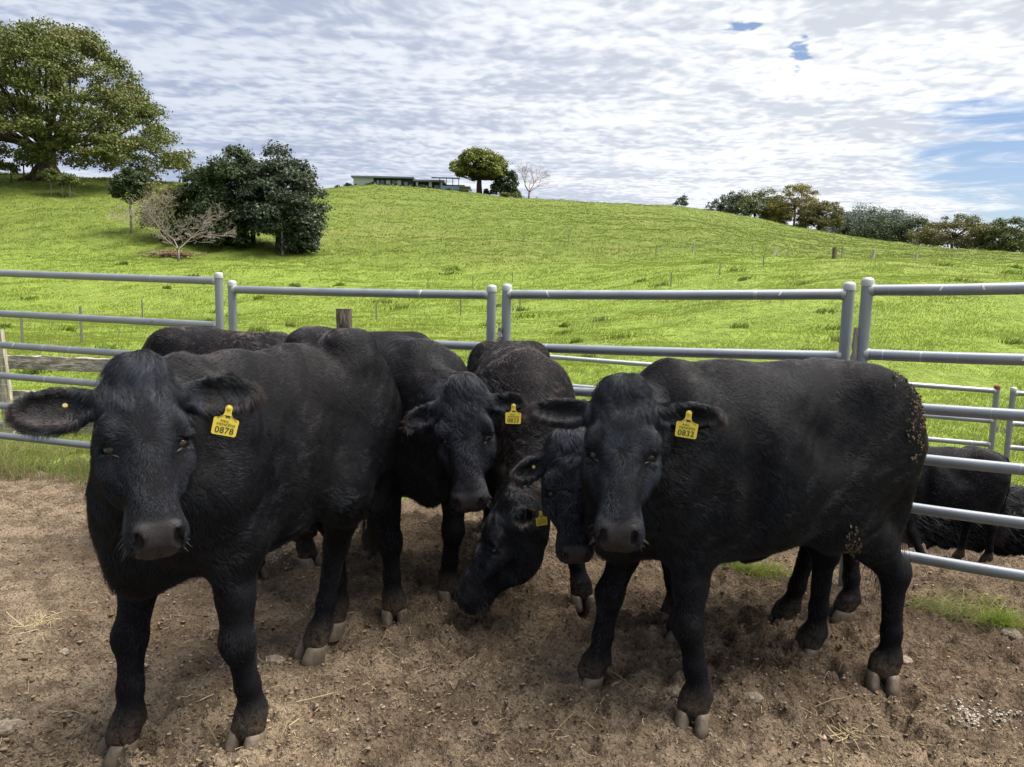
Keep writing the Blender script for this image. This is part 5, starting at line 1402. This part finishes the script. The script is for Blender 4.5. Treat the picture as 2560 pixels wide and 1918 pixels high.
# ================================================================== calves lying down
def lying(label, c, deg, L, seed):
    th = math.radians(deg); root = empty('calf', c, th, label=label, cat='cow', group='black calves in the far pen')
    F = Field((-.8, -.5, -.05), (1.0, .5, .75), .014)
    F.ell((-.05, 0, .20), (.52, .26, .21), k=.05); F.ell((-.38, .04, .22), (.24, .24, .20), k=.08); F.ell((.32, 0, .24), (.24, .2, .2), k=.08)
    F.cone((.35, 0, .26), (.66, -.04, .34), .16, .10, k=.08); F.cone((.66, -.04, .34), (.86, -.05, .22), .09, .055, k=.06)
    for y in (1, -1):
        F.cone((-.35, y * .2, .14), (-.08, y * .28, .08), .10, .06, k=.05); F.cone((-.08, y * .28, .07), (-.34, y * .32, .04), .05, .035, k=.04)
        F.cone((.35, y * .14, .12), (.52, y * .16, .06), .08, .05, k=.05); F.cone((.52, y * .16, .05), (.30, y * .22, .035), .045, .03, k=.03)
        F.ell((.68, -.04 + y * .12, .36), (.03, .08, .04), k=.03)
    V, Q = F.mesh(); me = mesh_data('body', V, Q[:, ::-1], MAT_SKIN, True)
    at = me.color_attributes.new('skin', 'FLOAT_COLOR', 'POINT'); c4 = np.zeros((len(V), 4), np.float32); c4[:, 3] = 1; at.data.foreach_set('color', c4.ravel())
    obj('body', me, root); root.scale = (L,) * 3
    nv = np.zeros(len(V) * 3, np.float32); me.vertex_normals.foreach_get('vector', nv); nv = nv.reshape(-1, 3)
    if (nv * (V - V.mean(0))).sum() < 0: nv = -nv; me.flip_normals()
    n = 14000; i = rng.integers(0, len(V), n); p = V[i] + rng.normal(0, .005, (n, 3)); nn = nv[i]
    d = np.array([-.9, 0, -.45]) + rng.normal(0, .3, (n, 3)); d = d - nn * (d * nn).sum(1, keepdims=True); d = nrm(d)
    pts = np.zeros((n, 4, 3)); 
    for k, t in enumerate(np.linspace(0, 1, 4)): pts[:, k] = p + (d * t + nn * .4 * t + [0, 0, -.2 * t * t]) * .035
    add_curves_obj('coat', p, pts, np.tile([.0016, .0015, .0012, .0003], (n, 1)), np.tile([.018, .015, .014], (n, 1)), MAT_COAT, root)
q = P(2400, 1345, 6.3); lying('black calf lying behind the legs of the standing calf', (q[0], q[1], float(H0(q[0], q[1]))), 175, 1.25, 1)
q = P(2575, 1350, 6.0); lying('black calf lying at the right edge beyond the lowest steel rails', (q[0], q[1], float(H0(q[0], q[1]))), 150, 1.35, 2)

# ================================================================== litter of the yard
MAT_STONE, nt_, b_ = new_mat('gravel', .9, spec=.15)
rr_ = nt_.node('ShaderNodeNewGeometry').outputs['Random Per Island']
nt_.l.new(nt_.mix(rr_, (0.17, 0.125, 0.085), (0.33, 0.27, 0.205)), b_.inputs['Base Color'])
MAT_CLOD, nt_, b_ = new_mat('dark_clods', .95, spec=.1)
rr_ = nt_.node('ShaderNodeNewGeometry').outputs['Random Per Island']
nt_.l.new(nt_.mix(rr_, (0.080, 0.056, 0.038), (0.250, 0.188, 0.132)), b_.inputs['Base Color'])
MAT_STRAW, nt_, b_ = new_mat('straw', .7, spec=.3)
hi_ = nt_.node('ShaderNodeHairInfo')
nt_.l.new(nt_.mix(hi_.outputs['Random'], (0.17, 0.125, 0.06), (0.48, 0.40, 0.24)), b_.inputs['Base Color'])
def scatter_xy(n, near=2.1, far=7.5, pw=1.0):
    """points over the visible yard, denser close up as the picture shows them"""
    out = []
    while len(out) < n:
        m = n * 2
        y = near * (far / near) ** (rng.random(m) ** pw); x = rng.uniform(-.78, .80, m) * (y + .3)
        k = (rng.random(m) < .35 + 2.2 * np.clip(fbm(x * 2.2, y * 2.2, 3, 33) + .08, 0, 1)) & (yard_mask(x, y) > .6); out += list(zip(x[k], y[k]))
    return np.array(out[:n])
def rocks(name, n, smin, smax, mat, label=None, pw=1.0, flat=.6, near=2.1, far=7.5):
    xy = scatter_xy(n, near, far, pw); z = HY(xy[:, 0], xy[:, 1])
    ico = np.array([(0, 0, -1), (1, .1, 0), (.1, 1, .1), (-1, -.1, 0), (-.1, -1, .1), (.35, .3, .75), (-.4, -.25, .8)])
    fc = np.array([(0, 2, 1), (0, 3, 2), (0, 4, 3), (0, 1, 4), (1, 2, 5), (2, 3, 6), (2, 6, 5), (3, 4, 6), (4, 1, 5), (4, 5, 6)])
    s = smin * (smax / smin) ** (rng.random(n) ** 2.2)
    an = rng.uniform(0, 2 * math.pi, n); ca, sa = np.cos(an), np.sin(an)
    V = ico[None] * rng.uniform(.55, 1.35, (n, 7, 1)) * (s[:, None, None] * np.stack([rng.uniform(.8, 1.5, n), rng.uniform(.6, 1.0, n), rng.uniform(.5, 1.0, n) * flat], 1)[:, None, :])
    X = V[..., 0] * ca[:, None] - V[..., 1] * sa[:, None]; Y = V[..., 0] * sa[:, None] + V[..., 1] * ca[:, None]
    V = np.stack([X + xy[:, 0:1], Y + xy[:, 1:2], V[..., 2] + (z + s * flat * .10)[:, None]], -1).reshape(-1, 3)
    F = (fc[None] + np.arange(n)[:, None, None] * 7).reshape(-1, 3)
    obj(name, mesh_data(name, V, F, mat), kind='stuff')
rocks('gravel', 6500, .0018, .0130, MAT_STONE, pw=1.2)
rocks('soil_clods', 18000, .0030, .015, MAT_CLOD, pw=1.0, flat=.65)
def strands(name, xy, L, r, mat, up=.15, K=4, kind='stuff', z0=.004, curlv=.35, group=None):
    n = len(xy); z = HY(xy[:, 0], xy[:, 1]) + z0
    a = rng.uniform(0, 2 * math.pi, n); d = np.stack([np.cos(a), np.sin(a), rng.normal(0, up, n)], 1)
    c = rng.normal(0, curlv, (n, 3)) * [1, 1, .3]
    pts = np.zeros((n, K, 3))
    for k, t in enumerate(np.linspace(0, 1, K)): pts[:, k] = np.stack([xy[:, 0], xy[:, 1], z], 1) + (d * t + c * t * t) * L[:, None]
    pts[:, :, 2] = np.maximum(pts[:, :, 2], HY(pts[:, :, 0], pts[:, :, 1]) + .002)
    return add_curves_obj(name, None, pts, np.repeat(r[:, None], K, 1), None, mat, None, kind)
xy = scatter_xy(2800, pw=1.0); strands('straw', xy, rng.uniform(.008, .045, 2800) * rng.uniform(.5, 1.3, 2800), rng.uniform(.0005, .0013, 2800), MAT_STRAW)
xy = scatter_xy(60, 2.2, 5, 1.2); strands('long_straw', xy, rng.uniform(.07, .17, 60), rng.uniform(.0008, .0014, 60), MAT_STRAW)
q = G(2120 + 0, 1860); xy = np.array([q[0], q[1]]) + rng.normal(0, .018, (26, 2)); strands('straw_wisp', xy, rng.uniform(.04, .085, 26), rng.uniform(.0010, .0016, 26), MAT_STRAW, up=.3)
q = G(95, 1575); xy = np.array([q[0], q[1]]) + rng.normal(0, .05, (50, 2)); strands('straw_wisp', xy, rng.uniform(.05, .12, 50), rng.uniform(.0007, .0013, 50), MAT_STRAW, up=.2)
# pale ash-like crumbs at the lower right and behind the left cow
for (u, v, sx_, sy_, n) in ((2475, 1800, .10, .030, 260), (2400, 1810, .05, .03, 160), (660, 1400, .12, .06, 200), (930, 1370, .1, .1, 150)):
    q = G(u, v); xyc = np.array([q[0], q[1]]) + rng.normal(0, 1, (n, 2)) * [sx_, sy_]
    V = []; F_ = []
    mb = MB()
    for (x, y) in xyc:
        s = rng.uniform(.004, .013); s *= .55; mb.box((x, y, float(HY(np.array([x]), np.array([y]))[0]) + s * .1), (s * 1.6, s, s * .7), np.array(Matrix.Rotation(rng.uniform(0, 3), 3, 'Z')), jit=s * .3)
    obj('pale_crumbs', mb.mesh('pale_crumbs', new_mat('pale_crumb', .9, (.29, .27, .23))[0] if 'pale_crumb' not in bpy.data.materials else bpy.data.materials['pale_crumb']), kind='stuff')
# a few named stones lying near the feet
MAT_ROCK = mat_wood('field_stone', (.20, .165, .12), (.34, .29, .23), (30, 30, 30))
for (u, v, s, lb) in ((688, 1672, .034, 'flat angular stone before the hind foot of the left cow'), (22, 1858, .040, 'rounded pale stone at the lower left corner'), (2525, 1598, .045, 'dark stone at the right edge below the grass tufts'),
                      (1690, 1770, .030, 'stone just left of the front hoof of the cow tagged 0832') , (1880, 1780, .030, 'small brown stone right of the front hoof of the cow tagged 0832'), (160, 1640, .022, 'small pale stone left of the front legs of the left cow'), (2260, 1672, .030, 'pale stone right of the hind hoof of the cow tagged 0832')):
    q = G(u, v); bm = bmesh.new(); bmesh.ops.create_icosphere(bm, subdivisions=3, radius=s)
    for vv in bm.verts:
        c = vv.co; k = 1 + .35 * float(fbm(np.array([c.x * 40 + u]), np.array([c.y * 40 + c.z * 31]), 3, 3)[0]) * 2
        vv.co = Vector((c.x * 1.25 * k, c.y * k, max(c.z * .6 * k, -s * .3)))
    me = bpy.data.meshes.new('stone'); bm.to_mesh(me); bm.free(); me.materials.append(MAT_ROCK)
    obj('stone', me, None, (q[0], q[1], float(HY(np.array([q[0]]), np.array([q[1]]))[0]) + s * .1), (0, 0, rng.uniform(0, 3)), label=lb, cat='stone')

# ================================================================== grass
def mat_blade(name, c1, c2, c3):
    m, nt, b = new_mat(name, .5, c1, spec=.3)
    hi = nt.node('ShaderNodeHairInfo'); g = nt.node('ShaderNodeNewGeometry').outputs['Position']
    n = nt.noise(g, .35, 4, .65)
    c = nt.mix(hi.outputs['Random'], c1, c2); c = nt.mix(nt.ramp(n, .50, .68), c, c3)
    if name == 'lush_blades':
        yy_ = nt.node('ShaderNodeSeparateXYZ', inp={0: g}).outputs[1]
        c = nt.mix(nt.ramp(yy_, 62, 96), c, nt.mix(hi.outputs['Random'], (0.085, 0.120, 0.020), (0.150, 0.185, 0.034)))
    tip = nt.math('MULTIPLY', hi.outputs['Intercept'], .35)
    c = nt.mix(tip, c, tuple(min(1, x * 1.5) for x in c2))
    nt.l.new(c, b.inputs['Base Color'])
    tr = nt.node('ShaderNodeBsdfTranslucent', inp={'Color': c}); mx = nt.node('ShaderNodeMixShader', inp={0: .35, 1: b.outputs[0], 2: tr.outputs[0]})
    nt.l.new(mx.outputs[0], m.node_tree.nodes['Material Output'].inputs[0]); return m
MAT_BLADE = mat_blade('lush_blades', (0.180, 0.235, 0.036), (0.245, 0.305, 0.050), (0.160, 0.200, 0.036))
MAT_BLADE2 = mat_blade('yard_edge_blades', (0.10, 0.15, 0.03), (0.30, 0.28, 0.12), (0.07, 0.10, 0.02))
MAT_SEED = mat_blade('seed_stalks', (0.20, 0.17, 0.075), (0.27, 0.21, 0.11), (0.17, 0.19, 0.04))
def blades(name, X, Y, hgt, rad, mat, lean=.5, K=3, z=None, wind=(.25, -.1)):
    n = len(X); Z = H(X, Y) if z is None else z
    a = rng.uniform(0, 2 * math.pi, n); l = rng.uniform(.1, 1, n) * lean
    d = np.stack([np.cos(a) * l + wind[0], np.sin(a) * l + wind[1], np.ones(n)], 1)
    pts = np.zeros((n, K, 3)); rd = np.zeros((n, K))
    for k, t in enumerate(np.linspace(0, 1, K)):
        pts[:, k] = np.stack([X, Y, Z - .01], 1) + np.stack([d[:, 0] * t * t, d[:, 1] * t * t, t * (1 - .25 * t * l)], 1) * hgt[:, None]
        rd[:, k] = rad * (1, .8, .1)[k] if K == 3 else rad * (1 - .9 * t)
    return add_curves_obj(name, None, pts, rd, None, mat, None, 'stuff')
n = 640000
d = 5.6 * (235 / 5.6) ** (rng.random(n) ** 1.0); az = rng.uniform(-.76, .76, n); X = d * az; Y = d
k = yard_mask(X, Y) < .3; X, Y, d = X[k], Y[k], d[k]; n = len(X)
patch = np.clip(.75 + 2.2 * fbm(X * .5, Y * .5, 3, 77), .35, 1.5)
hg = (.035 + .0019 * d) * patch * rng.uniform(.6, 1.4, n); hg = np.minimum(hg, .24)
blades('pasture_grass', X, Y, hg, .0014 + .00022 * d, MAT_BLADE, .8)
# seed heads and rank tufts in patches
n = 9000; d = 9 * (70 / 9) ** rng.random(n); X = d * rng.uniform(-.74, .74, n); Y = d
k = (yard_mask(X, Y) < .2) & (fbm(X * .22, Y * .22, 3, 88) > .10); X, Y, d = X[k], Y[k], d[k]
blades('seed_heads', X, Y, rng.uniform(.25, .5, len(X)), .001 + .00016 * d, MAT_SEED, .3)
cx = []; 
for i in range(100):
    dd = 9 * (75 / 9) ** rng.random(); xx = dd * rng.uniform(-.74, .74)
    if yard_mask(np.array([xx]), np.array([dd]))[0] > .1: continue
    m_ = 46; rr = (.06 + .0022 * dd) * rng.uniform(.5, 1.6); cx.append(np.stack([xx + rng.normal(0, rr * 1.5, m_), dd + rng.normal(0, rr, m_), np.full(m_, dd)], 1))
cx = np.concatenate(cx); MAT_WEED = mat_blade('weed_blades', (0.060, 0.095, 0.014), (0.12, 0.17, 0.022), (0.15, 0.15, 0.05))
blades('weed_tussocks', cx[:, 0], cx[:, 1], (.12 + .0026 * cx[:, 2]) * rng.uniform(.5, 1.3, len(cx)), .002 + .0005 * cx[:, 2], MAT_WEED, .9)
# rank grass along the foot of the left fence and beyond the right pen
def edge_grass(name, u0, u1, d0f, d1f, n, hmin, hmax):
    t = rng.random(n); w = rng.random(n); U = u0 + (u1 - u0) * t; D = d0f(t) * (1 - w) + d1f(t) * w
    Q = np.array([P(u, 1100, 1.0) - [0, 0, CAM_H] for u in U]); X = Q[:, 0] / Q[:, 1] * D; Y = D
    c = np.clip(.4 + 2.5 * fbm(X * 3, Y * 3, 3, 9), 0, 1); k = rng.random(n) < c + .15
    X, Y = X[k], Y[k]; z = np.maximum(H(X, Y), np.where(yard_mask(X, Y) > .4, HY(X, Y), -9))
    blades(name, X, Y, rng.uniform(hmin, hmax, len(X)), np.full(len(X), .0019), MAT_BLADE2, 1.1, z=z)
edge_grass('fence_grass', -300, 700, lambda t: 6.05 - t * .7, lambda t: 8.2 - t * .5, 16000, .05, .20)
edge_grass('fence_grass', 700, 1500, lambda t: 5.2 + t * 2.4, lambda t: 8.0 + t * .4, 9000, .05, .16)
edge_grass('pen_grass', 2250, 2700, lambda t: 7.4 + 0 * t, lambda t: 9.2 + 0 * t, 8000, .05, .22)
for (u, v, n, sx_, sy_, lb) in ((1890, 1428, 420, .12, .06, 'green grass tuft seen under the belly of the cow tagged 0832'), (2395, 1518, 380, .11, .05, 'grass tuft on a soil mound right of the hind legs of the cow tagged 0832'),
                            (2340, 1545, 240, .10, .03, 'sparse dry tuft left of the mound tuft'), (2490, 1560, 300, .07, .04, 'small green tuft near the right edge'), (2505, 1585, 120, .03, .015, 'tiny bright green sprig below the right tuft')):
    q = G(u, v); X = q[0] + rng.normal(0, sx_, n); Y = q[1] + rng.normal(0, sy_, n)
    o = blades('grass_tuft', X, Y, rng.uniform(.02, .11, n), np.full(n, .0019), MAT_BLADE2 if 'dry' in lb or 'mound' in lb else MAT_BLADE, 1.4, z=HY(X, Y))
print('all', round(time.time() - T0, 1))
